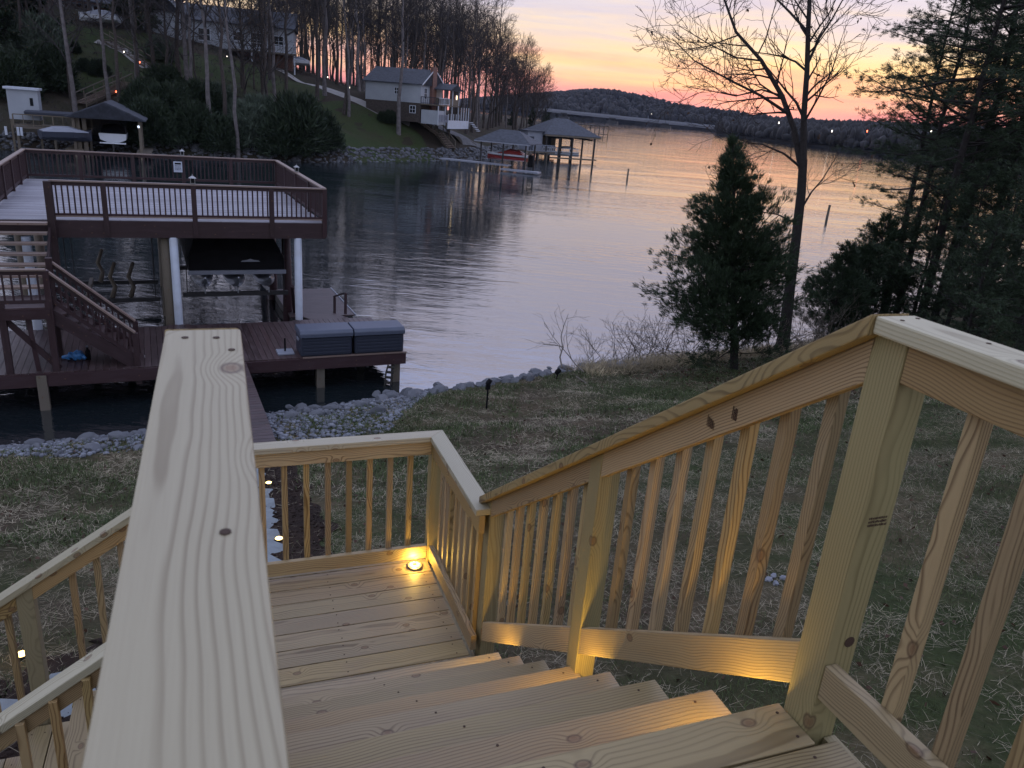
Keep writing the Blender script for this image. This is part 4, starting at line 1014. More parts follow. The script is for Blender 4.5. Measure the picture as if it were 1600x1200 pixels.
# pines
PV = [evergreen(30+k, 15.5+k, [(0, .3), (.2, .9), (.34, 2.2), (.5, 3.1), (.8, 2.2), (1, .5)], 140+8*k, 10, 24, (.10, .22), (.010, .020), 'pine', r0=.17, elev=(-.05, .5), z0=.20, flat=.55, gap=.12, sp=.75, droop=.02, limbr=.03) for k in range(3)]
PY = [evergreen(50+k, 5.2, [(0, .5), (.1, 1.9), (.4, 1.8), (.75, 1.0), (1, .2)], 110, 9, 24, (.08, .17), (.010, .020), 'pine', r0=.08, elev=(.0, .6), z0=.04, flat=.8, sp=.75) for k in range(2)]
pl_ = [(1432, 520, 0, .95, 0, 'pine with a long clean trunk, first tall pine right of the leafless tree'), (1458, 505, 2, .9, 2.1, 'tall pine close behind the first one'), (1512, 500, 1, 1.0, 4.0, 'thickest tall pine in the middle of the pine group'),
    (1560, 495, 0, .85, 1.0, 'slim pine right of the thick pine'), (1640, 500, 2, 1.0, 3.0, 'pine at the right edge of the view with branches reaching left'), (1700, 470, 1, 1.0, 5.2, 'pine beyond the right edge, its branches entering the view'), (1395, 512, 1, .80, 2.8, 'thin pine whose crown fills the gap beside the leafless tree'),
    (1535, 470, 1, .9, .7, 'farther pine between the thick pine and the slim one'), (1590, 560, 0, .8, 3.6, 'nearest pine at the right, partly above the stair railing'),
    (1478, 480, 1, .95, 5.5, 'tall pine standing between the first two tall trunks and the thick pine'), (1380, 500, 0, .85, 4.4, 'pine nearest the leafless tree, rising out of the thicket')]
for (x, y, k, s, rz, lb) in pl_:
    p = hit(x, y, near_h, 8, 60, .05); plant_tree('pine_tree', PV[k], p, rz, s, lb, group='pines along the right shore', tilt=(random.uniform(-.03, .03), random.uniform(-.03, .03)))
for i, (x, y, s) in enumerate([(1330, 500, .8), (1370, 515, .9), (1420, 520, 1.0), (1475, 525, 1.05), (1530, 520, 1.1), (1585, 530, 1.15), (1650, 540, 1.2), (1500, 560, .75), (1600, 580, .85), (1700, 560, 1.1)]):
    p = hit(x, y, near_h, 8, 60, .05); plant_tree('young_pine', PY[i % 2], p, i*1.7, s, ['leftmost bushy young pine of the thicket, next to the young cedar', 'young pine of the thicket at the foot of the thin pine', 'young pine of the thicket at the foot of the first tall pine', 'young pine of the thicket between the tall pines', 'young pine of the thicket right of the thick pine', 'young pine of the thicket below the slim pine', 'young pine of the thicket at the right edge of the view', 'low young pine just above the stair post top', 'low young pine near the right edge above the railing', 'rightmost young pine, mostly beyond the edge of the view'][i], group='thicket of young pines at the right')
# dead saplings and brush by the shore
def brush(seed, n, L, r=.006, spread=.9, bend=.05):
    rg = np.random.default_rng(seed); out = [[], [], [], []]; tips = []
    prm = dict(seg=[5, 4, 3], wob=.16, up=bend, tip=.0035, depth=2, kids=[5, 4], first=.25, ang=(.35, .9), ratio=(.35, .6))
    for i in range(n):
        a = rg.uniform(0, 6.28); e = rg.uniform(.25, 1.4)*spread; d = np.array([math.cos(a)*math.cos(e), math.sin(a)*math.cos(e), math.sin(e)])
        grow(out, np.array([rg.normal()*.15, rg.normal()*.15, 0]), d, L*rg.uniform(.6, 1.1), r*2, 0, prm, rg, tips)
    return tubes_mesh('brush', [(out[0], 4), (out[1], 3), (out[2], 3)], M['oldwood'])
BR = [brush(60+k, 9, 1.5) for k in range(3)]
for i, (x, y, s) in enumerate([(925, 572, .8), (955, 568, .9), (985, 565, 1.1), (1010, 562, 1.2), (1045, 560, 1.1), (1075, 566, 1.1), (1110, 565, 1.0), (1180, 560, 1.2), (1205, 556, 1.2), (1260, 548, 1.2), (1300, 540, 1.2)]):
    p = hit(x, y, near_h, 8, 60, .05); obj('bare_shrub', BR[i % 3], None, T(*p) @ RZ(i*1.1) @ Matrix.Diagonal((s, s, s*.9, 1)), label=['leftmost', 'second', 'third', 'fourth', 'fifth', 'sixth', 'seventh', 'eighth', 'ninth', 'tenth', 'last'][i]+' leafless shrub from the left in the brush line between lawn and water', cat='shrub', group='leafless brush along the shore')
fb = brush(77, 3, 3.2, r=.012, spread=.22, bend=-.01); p = hit(900, 590, near_h, 8, 60, .05)
obj('fallen_branch', fb, None, T(p.x, p.y, p.z+.15) @ RZ(2.7), label='bare fallen branch reaching out over the water left of the brush', cat='branch')
V_, F_ = [], []
rgq = np.random.default_rng(9); m_ = 5200; ux = rgq.uniform(9.0, 22, m_); vx = near_d(ux, 0)-rgq.uniform(.1, 1.7, m_)
P = np.stack([ux, vx, near_h(ux, vx)], 1); v, f = leaf_quads(P, np.tile([[0, 0, .6]], (m_, 1)), 3, (.15, .42), (.006, .014), .6, rgq)
obj('dry_tall_grass', mesh('drygrass', v, f, M['straw']), kind='stuff')
m_ = 5000; ux = rgq.uniform(6, 26, m_); vx = rgq.uniform(5, 19, m_); k_ = (ux > 9.5+.35*(19-vx)); ux, vx = ux[k_], vx[k_]
P = np.stack([ux, vx, near_h(ux, vx)+.02], 1); v, f = leaf_quads(P, np.tile([[.3, 0, .05]], (len(ux), 1)), 3, (.05, .11), (.035, .07), .8, rgq, .3)
obj('leaf_litter', mesh('litter', v, f, M['deadleaf']), kind='stuff')
m_ = 2600; ux = rgq.uniform(-6, 14, m_); vx = rgq.uniform(1.5, 17, m_); k_ = near_d(ux, vx) > .8; ux, vx = ux[k_], vx[k_]
P = np.stack([ux, vx, near_h(ux, vx)+.02], 1); v, f = leaf_quads(P, np.tile([[.3, 0, .05]], (len(ux), 1)), 1, (.04, .08), (.03, .05), .8, rgq, .3)
obj('fallen_leaves', mesh('fallen', v, f, M['deadleaf']), kind='stuff')
# === PART5
# ------------------------------------------------------------------ far bank: rocks, trees, shrubs
def bhit(px, py, d0=60, d1=330): return hit(px, py, bank_h, d0, d1, .3)
seg = []; 
for (ax, ay), (bx, by) in zip(BANK[1:-4], BANK[2:-3]): seg.append((ax, ay, bx, by, math.hypot(bx-ax, by-ay)))
P_ = []; S_ = []
for (ax, ay, bx, by, L) in seg:
    n = int(L*(26 if ay < 130 else 9))
    for i in range(n):
        f = random.random(); o = random.uniform(-.5, 2.3); nx, ny = -(by-ay)/L, (bx-ax)/L
        x, y = ax+(bx-ax)*f+nx*o, ay+(by-ay)*f+ny*o; P_.append((x, y)); S_.append(random.uniform(.14, .38))
P_ = np.array(P_); S_ = np.array(S_); v, f = scatter_np(np.column_stack([P_, bank_h(P_[:, 0], P_[:, 1])+.03]), S_, LNP)
obj('shore_rocks', mesh('shore_rocks', v, f, M['rockm']), kind='stuff')
def ribbon_on(pts, w, off, mat, name, fn=bank_h, d0=60, d1=300):
    P = [hit(x, y, fn, d0, d1, .3) for x, y in pts]; V = []; Fq = []
    Q = []
    for a, b in zip(P[:-1], P[1:]):
        n = max(2, int((b-a).length/1.2)); Q += [a+(b-a)*(i/n) for i in range(n)]
    Q.append(P[-1])
    for i, q in enumerate(Q):
        d = (Q[min(i+1, len(Q)-1)]-Q[max(i-1, 0)]); d.z = 0; d.normalize(); nr = Vector((d.y, -d.x, 0))
        for s in (-1, 0, 1):
            r_ = q+nr*s*w/2; V.append((r_.x, r_.y, float(fn(r_.x, r_.y)[0])+off))
    for i in range(len(Q)-1):
        for j in (0, 1): Fq.append((i*3+j, i*3+j+1, i*3+j+4, i*3+j+3))
    return obj(name, mesh(name, V, Fq, M[mat], True), kind='structure')
M['concrete'] = plain('pale_concrete', (.26, .25, .25), .85, .15, 1.5)
M['gravelpath'] = ground_mat('gravel_path', (.14, .14, .15), (.11, .11, .12), (.18, .18, .19), 2)
M['bankgrass'] = ground_mat('mown_bank_grass', (.038, .058, .022), (.045, .052, .024), (.052, .045, .030), .4)
ribbon_on([(430, 108), (500, 138), (545, 155), (590, 175), (640, 196)], 1.3, .12, 'concrete', 'concrete_path')
ribbon_on([(650, 178), (690, 200), (730, 218), (775, 240)], 2.4, .10, 'gravelpath', 'gravel_path')
ribbon_on([(150, 66), (175, 72), (205, 90), (232, 108)], 1.6, .12, 'concrete', 'garden_path')
def blob_on(cx, cy, rx, ry, off, mat, name, n=40):
    c = bhit(cx, cy); V = []; Fq = []
    for j in range(7):
        for i in range(n):
            a = i*2*math.pi/n; r_ = j/6; x = c.x+math.cos(a)*rx*r_; y = c.y+math.sin(a)*ry*r_; V.append((x, y, float(bank_h(x, y)[0])+off))
    for j in range(6):
        for i in range(n): Fq.append((j*n+i, j*n+(i+1) % n, (j+1)*n+(i+1) % n, (j+1)*n+i))
    obj(name, mesh(name, V, Fq, M[mat], True), kind='structure')
blob_on(570, 215, 9, 9, .07, 'bankgrass', 'bank_lawn'); blob_on(180, 92, 10, 13, .07, 'bankgrass', 'hillside_lawn'); blob_on(360, 118, 12, 9, .07, 'bankgrass', 'house_lawn')
FT = [bare_tree(100, 20, .40, .21), bare_tree(101, 22, .50, .19, (15, 6, 5)), bare_tree(102, 18, .34, .17, (19, 6, 5)), bare_tree(103, 21, .45, .24, (16, 7, 5), wide=1.15), bare_tree(104, 15, .18, .2, (20, 6, 5), buds=3, wide=1.35), bare_tree(105, 17, .55, .12, (11, 5, 4))]
def thick(meshpair, mat):
    t_ = meshpair[0].copy(); t_.materials.clear(); t_.materials.append(M[mat]); return (t_, meshpair[1])
FTP = [thick(FT[0], 'barkpale'), thick(FT[1], 'barkpale'), thick(FT[3], 'barkpale')]
# trunks one can pick out in the photograph
key = [(372, 246, 1, 1.0, 'pale straight trunk rising from the rocky shore left of the pale bush'), (350, 215, 0, .95, 'pale trunk in front of the grey house, behind the dark bushes'), (330, 218, 2, 1.0, 'leafless tree right of the pair before the grey house'),
    (285, 150, 0, 1.15, 'thick leafless tree at the left corner of the grey house'), (297, 165, 2, 1.1, 'second thick leafless tree by the grey house window'), (430, 182, 1, 1.1, 'forked pale trunk above the large dark bush'), (413, 160, 1, .9, 'slim tree left of the forked trunk on the slope'),
    (623, 212, 2, 1.05, 'broad pale trunk before the lakeside house with stones at its foot'), (602, 160, 0, .9, 'dark tree in front of the long siding wall of the lakeside house'), (545, 183, 1, .95, 'tree on the lawn left of the concrete path'), (537, 178, 0, .9, 'pair partner tree on the lawn left of the path'),
    (700, 208, 0, .9, 'leaning tree before the white terrace of the lakeside house'), (745, 200, 2, 1.0, 'thick tree between the terrace and the small boat shelter'), (767, 196, 0, .9, 'slim tree behind the small boat shelter roof'), (790, 200, 1, .85, 'pale slim tree right of the small boat shelter'),
    (812, 204, 0, .85, 'tree between the two boat shelters'), (495, 158, 0, 1.0, 'dark tree where the slope meets the wood'), (508, 150, 2, 1.0, 'tree left of the driveway'), (118, 176, 1, 1.1, 'tall pale trunk behind the gabled boathouse'), (243, 150, 0, 1.0, 'tree right of the hillside lights')]
for i, (x, y, k, s, lb) in enumerate(key):
    plant_tree('bare_tree', (FTP if k != 0 else [FT[3]]*3)[k], bhit(x, y), i*1.3, s, lb, group='leafless trees on the far bank', tilt=(random.uniform(-.03, .03), random.uniform(-.03, .03)))
# the wood behind, thinning to the right
random.seed(21); placed = []; tries = 0
def proj(p):
    d = np.array([p[0], p[1], p[2]-EYE]); w = d@FWD; return 800+FPX*(d@RT)/w, 600-FPX*(d@UP)/w
def open_ground(px, py):      # lawns, houses and paths the photograph shows free of trunks
    return (480 < px < 745 and py > 112) or (100 < px < 235 and 28 < py < 135) or (238 < px < 410 and 42 < py < 135) or (735 < px < 830 and py > 205) or (0 < px < 110 and py > 100)
zones = [('left', 95), ('middle', 65), ('right', 26)]
def wood_label(px):
    for lim, lb in ((60, 'leafless tree at the dim far left edge of the hillside wood'), (120, 'leafless tree in the wood before the brown house'), (190, 'leafless tree above the hillside lawn near the covered boat'), (240, 'leafless tree between hillside lawn and grey house gable'),
        (300, 'leafless tree at the gable of the grey hillside house'), (360, 'leafless tree before the windows of the grey hillside house'), (420, 'leafless tree at the right end of the grey hillside house'), (480, 'leafless tree where the bright sky first shows through the wood'),
        (560, 'leafless tree of the wood left of the lakeside house roof'), (640, 'leafless tree behind the roof ridge of the lakeside house'), (720, 'leafless tree behind the gable and balcony of the lakeside house'), (780, 'leafless tree behind the white terrace'), (830, 'leafless tree of the wood above the small boat shelter'), (870, 'leafless tree of the wood above the hipped boathouse')):
        if px < lim: return lb
    return 'leafless tree at the thin outermost end of the far wood'
nt = 0
while nt < 266 and tries < 20000:
    tries += 1; px = random.uniform(-40, 905); u0, v0 = None, None
    if px < 400 and random.random() < .35: px = random.uniform(430, 905)
    dist = random.uniform(92, 190) if px < 450 else (random.uniform(122, 230) if px < 700 else random.uniform(118, 270))
    d = FWD+RT*(px-800)/FPX+UP*(600-150)/FPX; t_ = dist/math.hypot(d[0], d[1]); u0, v0 = d[0]*t_, d[1]*t_
    if bank_d(u0, v0)[0] < (9 if px < 700 else 4): continue
    z = float(bank_h(u0, v0)[0]); qx, qy = proj((u0, v0, z))
    if (open_ground(qx, qy) and not (480 < qx < 745 and dist > 126)) or any((u0-a)**2+(v0-b)**2 < (4 if dist < 140 else 2) for a, b in placed): continue
    if 560 < qx < 760 and dist < 128: continue
    placed.append((u0, v0)); nt += 1
    k = 4 if (qx > 760 and random.random() < .55) or (qx < 450 and random.random() < .55) else random.choice([0, 1, 2, 3, 5, 2])
    s = random.uniform(.8, 1.12)*(1.0 if qx < 760 else (1.08 if qx < 800 else (.98 if qx < 850 else .76))); 
    plant_tree('bare_tree', FT[k] if random.random() < .7 or k in (4, 5) else random.choice(FTP), (u0, v0, z), random.uniform(0, 6.28), s, wood_label(qx), group='wood on the far bank', tilt=(random.uniform(-.04, .04), random.uniform(-.04, .04)))
# big rounded budding tree at the end of the wood
plant_tree('bare_tree', bare_tree(140, 15, .16, .26, (24, 8, 6), buds=4, wide=1.5, tip=.018), bhit(835, 206, 60, 300), .4, 1.0, 'wide spreading budding tree at the right end of the far wood', tilt=(0, .08))
BT = bare_tree(141, 21, .22, .28, (26, 7, 5), buds=2, wide=1.25, tip=.016)
for i, (x, y, s, lb) in enumerate([(690, 180, 1.0, 'tall round crowned tree behind the balcony of the lakeside house'), (775, 198, 1.0, 'tall round crowned tree above the small boat shelter'), (805, 202, .95, 'tall round crowned tree above the blue boat shed'), (845, 205, .85, 'round crowned tree above the hipped boathouse'), (560, 120, 1.0, 'tall round crowned tree behind the parked car')]):
    plant_tree('bare_tree', BT, bhit(x, y, 60, 300), i*1.9, s, lb, group='leafless trees on the far bank')
# evergreens and shrubs
EG = [evergreen(70+k, 11, [(0, 1.5), (.1, 2.6), (.5, 2.0), (.85, .8), (1, .1)], 110, 3.5, 10, (.25, .6), (.12, .26), 'shrub', r0=.16, elev=(-.1, .5), z0=.05, sp=.6) for k in range(2)]
for i, (x, y, s, lb) in enumerate([(205, 45, 1.1, 'dark evergreen left of the grey house gable'), (228, 52, 1.0, 'second dark evergreen at the grey house gable'), (855, 205, .55, 'dark evergreen behind the hipped boathouse'), (868, 206, .5, 'second dark evergreen behind the hipped boathouse'), (15, 90, 1.2, 'evergreen at the far left edge of the hillside'), (45, 60, 1.2, 'evergreen near the brown house at the upper left'), (800, 200, .5, 'evergreen between the boat shelters'), (830, 202, .55, 'evergreen above the blue boat shed'), (775, 195, .45, 'small evergreen behind the small boat shelter'), (850, 195, .6, 'evergreen at the wood end above the big boathouse roof')]):
    plant_tree('evergreen_tree', EG[i % 2], bhit(x, y, 60, 300), i*2.1, s, lb, group='evergreens on the far bank')
def shrub(seed, rx, rz, n, mat, L=(.10, .36), w=(.02, .06)):
    rg = np.random.default_rng(seed); m = n; a = rg.uniform(0, 6.28, m); zc = rg.uniform(0, 1, m); r_ = np.sqrt(rg.uniform(.15, 1, m))*(1+.22*np.sin(a*3+seed)+.15*np.sin(a*7))
    P = np.stack([np.cos(a)*r_*rx*np.sqrt(1-zc**2*.8), np.sin(a)*r_*rx*np.sqrt(1-zc**2*.8), zc*rz*(1+.2*np.sin(a*4+1))], 1); Dr = P/np.linalg.norm(P, axis=1)[:, None]
    v, f = leaf_quads(P, Dr+np.array([[0, 0, .4]]), 9, L, w, .7, rg)
    st_ = []; 
    for i in range(7):
        q = P[i]; st_.append((np.array([[0, 0, -.2], q*.4, q*.8]), np.array([.05, .035, .015])))
    return tubes_mesh('stem', [(st_, 4)], M['barkdark']), mesh('foliage', v, f, M[mat])
SH = {m_: [shrub(80+k+j*5, 1.0, 1.35, 1300, m_) for k in range(2)] for j, m_ in enumerate(('shrub', 'paleshrub'))}
sh = [('shrub', 270, 205, 2.6), ('shrub', 300, 222, 2.2), ('shrub', 345, 235, 1.9), ('shrub', 240, 225, 2.4), ('shrub', 318, 190, 2.4), ('shrub', 230, 185, 2.2), ('shrub', 465, 236, 3.3), ('shrub', 495, 232, 2.4), ('shrub', 440, 240, 2.6), ('shrub', 285, 185, 2.0),
    ('paleshrub', 392, 225, 2.3), ('paleshrub', 408, 205, 2.1), ('paleshrub', 295, 215, 1.0), ('paleshrub', 375, 205, 1.8), ('shrub', 155, 118, 1.0), ('shrub', 133, 112, .8), ('shrub', 118, 84, .7), ('shrub', 610, 192, .9), ('shrub', 598, 190, .7), ('shrub', 20, 150, 2.4), ('shrub', 75, 140, 2.6), ('paleshrub', 65, 95, 2.8), ('paleshrub', 30, 60, 2.6), ('paleshrub', 250, 95, 1.6), ('shrub', 880, 218, 1.3), ('shrub', 262, 160, 2.2), ('paleshrub', 345, 170, 1.6), ('shrub', 425, 215, 2.0), ('paleshrub', 450, 200, 1.8)]
for i, (m_, x, y, s) in enumerate(sh):
    p = bhit(x, y, 60, 250)
    if m_ == 'shrub' and 220 < x < 520: lb = 'rounded dark evergreen bush on the far shore, '+{270: 'right of the gabled boathouse roof', 300: 'in the middle of the thicket', 345: 'low by the rocks in the middle', 240: 'against the gabled boathouse', 318: 'up the slope behind the thicket', 230: 'above the gabled boathouse', 465: 'largest of the thicket', 495: 'outermost by the bank lawn', 440: 'left of the largest one', 285: 'highest of the thicket at left', 262: 'just below the hillside lights', 425: 'next to the pale bush'}[x]; g = 'dark bushes along the far shore'
    elif m_ == 'paleshrub' and 340 < x < 460: lb = 'pale grey green bush between the dark bushes and the slope'; g = 'pale bushes on the far shore'
    else: lb = {155: 'small dark bush in the middle of the hillside lawn', 133: 'small dark bush at the left side of the hillside lawn', 118: 'small dark bush at the top left of the hillside lawn', 610: 'low dark bush right of the concrete path foot', 598: 'low dark bush left of the concrete path foot', 20: 'large dark bush left of the pale shed', 75: 'large dark bush between shed and tall pale trunk', 65: 'pale bush in the wood at the left', 30: 'pale bush high at the left edge', 250: 'pale bush below the grey house gable', 880: 'dark bush on the shore behind the hipped boathouse', 295: 'small pale bush inside the dark thicket', 345: 'pale bush on the slope above the thicket', 450: 'pale bush above the largest dark bush'}[x]; g = 'scattered bushes on the far hillside'
    plant_tree('bush', SH[m_][i % 2], p, i*1.7, s, lb, cat='bush', group=g, parts=('stem', 'foliage'))
rg = np.random.default_rng(31); m_ = 15000; ux = rg.uniform(-40, 55, m_); vx = rg.uniform(82, 175, m_); dd = bank_d(ux, vx); k_ = (dd > 2.2) & ((ux < 9) | (dd > 28)) ; ux, vx = ux[k_], vx[k_]
P = np.stack([ux, vx, bank_h(ux, vx)+.1], 1); v, f = leaf_quads(P, np.tile([[0, 0, .8]], (len(ux), 1)), 3, (.25, .8), (.03, .09), .8, rg)
obj('undergrowth', mesh('undergrowth', v, f, M['twig']), kind='stuff')
# ------------------------------------------------------------------ buildings on the far bank
def quad_roof(mb, x0, x1, y0, y1, z, h, ov=.4, th=.12, hip=0.0):
    """gable (hip = 0) or hipped roof, ridge along x"""
    a, b, c, d = x0-ov, x1+ov, y0-ov, y1+ov; ym = (c+d)/2; i = hip
    for dz in (0, th): mb.v += [(a, c, z+dz), (b, c, z+dz), (b, d, z+dz), (a, d, z+dz), (a+i, ym, z+h+dz), (b-i, ym, z+h+dz)]
    n = len(mb.v)-12
    F_ = [(6, 7, 11, 10), (7, 8, 11), (8, 9, 10, 11), (9, 6, 10), (1, 0, 4, 5), (2, 1, 5), (3, 2, 5, 4), (0, 3, 4), (0, 1, 7, 6), (1, 2, 8, 7), (2, 3, 9, 8), (3, 0, 6, 9)]
    mb.f += [tuple(n+q for q in f_) for f_ in F_]; return mb
def window(par, x, y, z, w, h, axis, glass='glassdark', mull=True):
    """window on a wall facing -y (axis y) or +x (axis x)"""
    F = WM[par.name] @ T(x, y, z) @ (Matrix.Identity(4) if axis == 'y' else RZ(math.pi/2))
    b = MB(); t_ = .09
    b.box(-w/2-t_, w/2+t_, -.06, .02, h/2, h/2+t_).box(-w/2-t_, w/2+t_, -.06, .02, -h/2-t_, -h/2).box(-w/2-t_, -w/2, -.06, .02, -h/2, h/2).box(w/2, w/2+t_, -.06, .02, -h/2, h/2)
    if mull: b.box(-.03, .03, -.05, .01, -h/2, h/2).box(-w/2, -.031, -.05, .01, -.03, .03).box(.031, w/2, -.05, .01, -.03, .03)
    f_ = b.build('window', M['white'], par, F); MB().box(-w/2, w/2, -.03, -.012, -h/2, h/2).build('pane', M[glass], f_, F)
def gable_wall(mb, x, y0, y1, z, h, th=.15):
    ym = (y0+y1)/2; mb.add([(x, y0, z), (x, y1, z), (x, ym, z+h), (x-th, y0, z), (x-th, y1, z), (x-th, ym, z+h)], [(0, 1, 2), (5, 4, 3), (0, 3, 4, 1), (1, 4, 5, 2), (2, 5, 3, 0)])
def rail_simple(par, p, q, h, mat, n=8, name='railing', bal=.05):
    p = Vector(p); q = Vector(q); up = Vector((0, 0, h)); b = MB(); b.bar(p+up, q+up, .08); b.bar(p+up*.12, q+up*.12, .06)
    for i in range(n+1): r_ = p+(q-p)*i/n; b.bar(r_, r_+up, bal if i % 4 else .1)
    return b.build(name, M[mat], par, WM[par.name])
# lakeside house with white terrace
c = ad(657, 160, 105); hz = c.z-.1
HS = Matrix.Diagonal((.80, .80, .80, 1))
hA = empty('lakeside_house', (c.x, c.y, hz), math.atan2(-.62, .78), label='grey sided house above the concrete path with gabled end, balcony and white terrace', cat='house')
WM[hA.name] = WM[hA.name] @ HS; hA.matrix_basis = WM[hA.name]; F = WM[hA.name]; HL = 9.8      # local -x runs left and away, +y runs right and away
MB().box(-HL, 0, 0, 8.5, 0, 2.75).build('wall', M['offwhite'], hA, F)
MB().box(-HL+.1, -.05, .05, 8.4, -2.9, 0).build('foundation', M['bark'], hA, F)
g = MB(); gable_wall(g, 0, 0, 8.5, 2.75, 2.3); gable_wall(g, -HL+.15, 0, 8.5, 2.75, 2.3); g.build('gable', M['offwhite'], hA, F)
quad_roof(MB(), -HL, 0, 0, 8.5, 2.72, 2.35).build('roof', M['roof'], hA, F)
b = MB(); b.bar((.45, -.4, 2.72), (.45, 4.25, 5.32), .05, .2).bar((.45, 8.9, 2.72), (.45, 4.25, 5.32), .05, .2); b.build('barge_board', M['white'], hA, F)
MB().box(-.0, .5, 3.4, 5.0, -2, 5.6).build('chimney', M['brick'], hA, F)
window(hA, -4.2, -.02, 1.6, .7, .9, 'y'); window(hA, -1.3, -.08, -1.0, .9, 1.0, 'y'); window(hA, .02, 1.7, 1.5, .9, 1.5, 'x')
MB().box(0, 3.2, 0, 8.5, -.18, 0).build('balcony_floor', M['oldwood'], hA, F)
for y in (.1, 2.9, 5.7, 8.4): MB().box(3.02, 3.16, y-.07, y+.07, -3.1, 0 if y < 5 else 2.3).build('balcony_post', M['white'], hA, F)
rail_simple(hA, (3.1, 0, 0), (3.1, 4.4, 0), 1.0, 'white', 8); rail_simple(hA, (.1, 0, 0), (3.1, 0, 0), 1.0, 'boxbody', 8)
MB().box(.1, 3.1, 4.6, 8.4, .05, 1.0).build('porch_wall', M['oldwood'], hA, F)
pr = MB(); quad_roof(pr, .2, 3.2, 4.3, 8.6, 2.3, .9, .3); pr.build('porch_roof', M['roof'], hA, F)
g = MB(); gable_wall(g, 3.2, 4.3, 8.6, 2.3, .9); g.build('porch_gable', M['white'], hA, F)
window(hA, 3.22, 7.0, 1.3, .5, .6, 'x', 'window_lit', False)
MB().box(.1, 3.0, .2, 2.8, -3.0, -.9).build('garden_door', M['offwhite'], hA, F)
wt = MB(); wt.box(3.3, 3.45, 3.4, 12.5, -3.6, -2.3); wt.build('terrace_wall', M['white'], hA, F)
MB().box(.5, 3.3, 3.4, 12.5, -2.7, -2.4).build('terrace_floor', M['concrete'], hA, F)
for i in range(9): MB().box(3.3, 3.42, 3.6+i*1.1, 3.7+i*1.1, -2.3, -1.3 if i < 5 else -.2).build('terrace_post', M['white'], hA, F)
rail_simple(hA, (3.36, 0, -2.6), (3.36, 3.3, -2.6), 1.1, 'boxlid', 12)
st_ = MB(); 
for k in range(6): st_.box(3.5+k*.28, 3.8+k*.28, 12.6, 13.8, -2.6-k*.25, -2.5-k*.25)
st_.build('terrace_steps', M['white'], hA, F)
# grey hillside house
c = ad(262, 64, 128)
hB = empty('hillside_house', (c.x, c.y, c.z-1.4), R(-8), label='pale grey house high in the wood with one tall gable and a deck on posts', cat='house')
F = WM[hB.name]
MB().box(-2.2, 17, 0, 9, 1.0, 4.4).build('wall', M['offwhite'], hB, F); MB().box(-2.1, 16.9, .1, 8.9, -3.5, 1.0).build('foundation', M['brick'], hB, F)
quad_roof(MB(), -2.2, 17, 0, 9, 4.4, 2.4).build('roof', M['roof'], hB, F)
Fg = F @ T(-.2, -1.2, 0) @ RZ(-math.pi/2)
MB().box(0, 1.5, -2.4, 2.4, .2, 5.0).build('gable_wall', M['offwhite'], hB, Fg)
g = MB(); gable_wall(g, 1.5, -2.4, 2.4, 5.0, 2.6); g.build('gable', M['offwhite'], hB, Fg)
quad_roof(MB(), -4, 1.5, -2.4, 2.4, 5.0, 2.7, .35).build('gable_roof', M['roof'], hB, Fg)
b = MB(); b.bar((1.9, -2.8, 5.0), (1.9, 0, 7.75), .06, .22).bar((1.9, 2.8, 5.0), (1.9, 0, 7.75), .06, .22); b.build('barge_board', M['white'], hB, Fg)
Fg = F @ T(12.6, -.6, 0) @ RZ(-math.pi/2)
g = MB(); gable_wall(g, 1.2, -2, 2, 4.4, 1.6); g.build('gable', M['white'], hB, Fg); quad_roof(MB(), -4, 1.2, -2, 2, 4.4, 1.7, .3).build('gable_roof', M['roof'], hB, Fg)
window(hB, 4.9, -.02, 2.7, 1.5, 1.5, 'y'); window(hB, 9.3, -.02, 2.9, 1.0, 1.1, 'y'); window(hB, 12.0, -.02, 2.6, 1.6, 1.8, 'y'); window(hB, 15, -.02, 2.7, 1.2, 1.3, 'y'); window(hB, 2.6, -.02, -.6, 1.0, 1.0, 'y')
MB().box(8.5, 17.4, -2.8, 0, .9, 1.1).build('deck', M['oldwood'], hB, F)
rail_simple(hB, (8.5, -2.7, 1.1), (17.4, -2.7, 1.1), 1.0, 'white', 24)
for x in (8.6, 11.5, 14.4, 17.3): MB().box(x-.09, x+.09, -2.75, -2.57, -3, .9).build('deck_post', M['white'], hB, F)
# brown house at upper left with lit window
c = ad(60, 38, 150); hC = empty('brown_house', (c.x, c.y, c.z-1), R(10), label='dim brown house at the upper left with one glowing window', cat='house'); F = WM[hC.name]
MB().box(0, 14, 0, 8, -2, 5).build('wall', M['brick'], hC, F); quad_roof(MB(), 0, 14, 0, 8, 5, 2.5).build('roof', M['roof'], hC, F)
window(hC, 2.0, -.02, 3.2, .8, 1.4, 'y', 'window_lit', False); window(hC, 5.5, -.02, 3.0, 1.2, 1.4, 'y'); window(hC, 9.5, -.02, 3.0, 1.2, 1.4, 'y'); 
for x in (3.6, 7.6, 11.6): MB().box(x-.12, x+.12, -1.6, -1.36, -2, 4.4).build('porch_post', M['white'], hC, F)
MB().box(3.2, 12.2, -1.9, 0, 4.4, 4.6).build('porch_roof', M['roof'], hC, F)
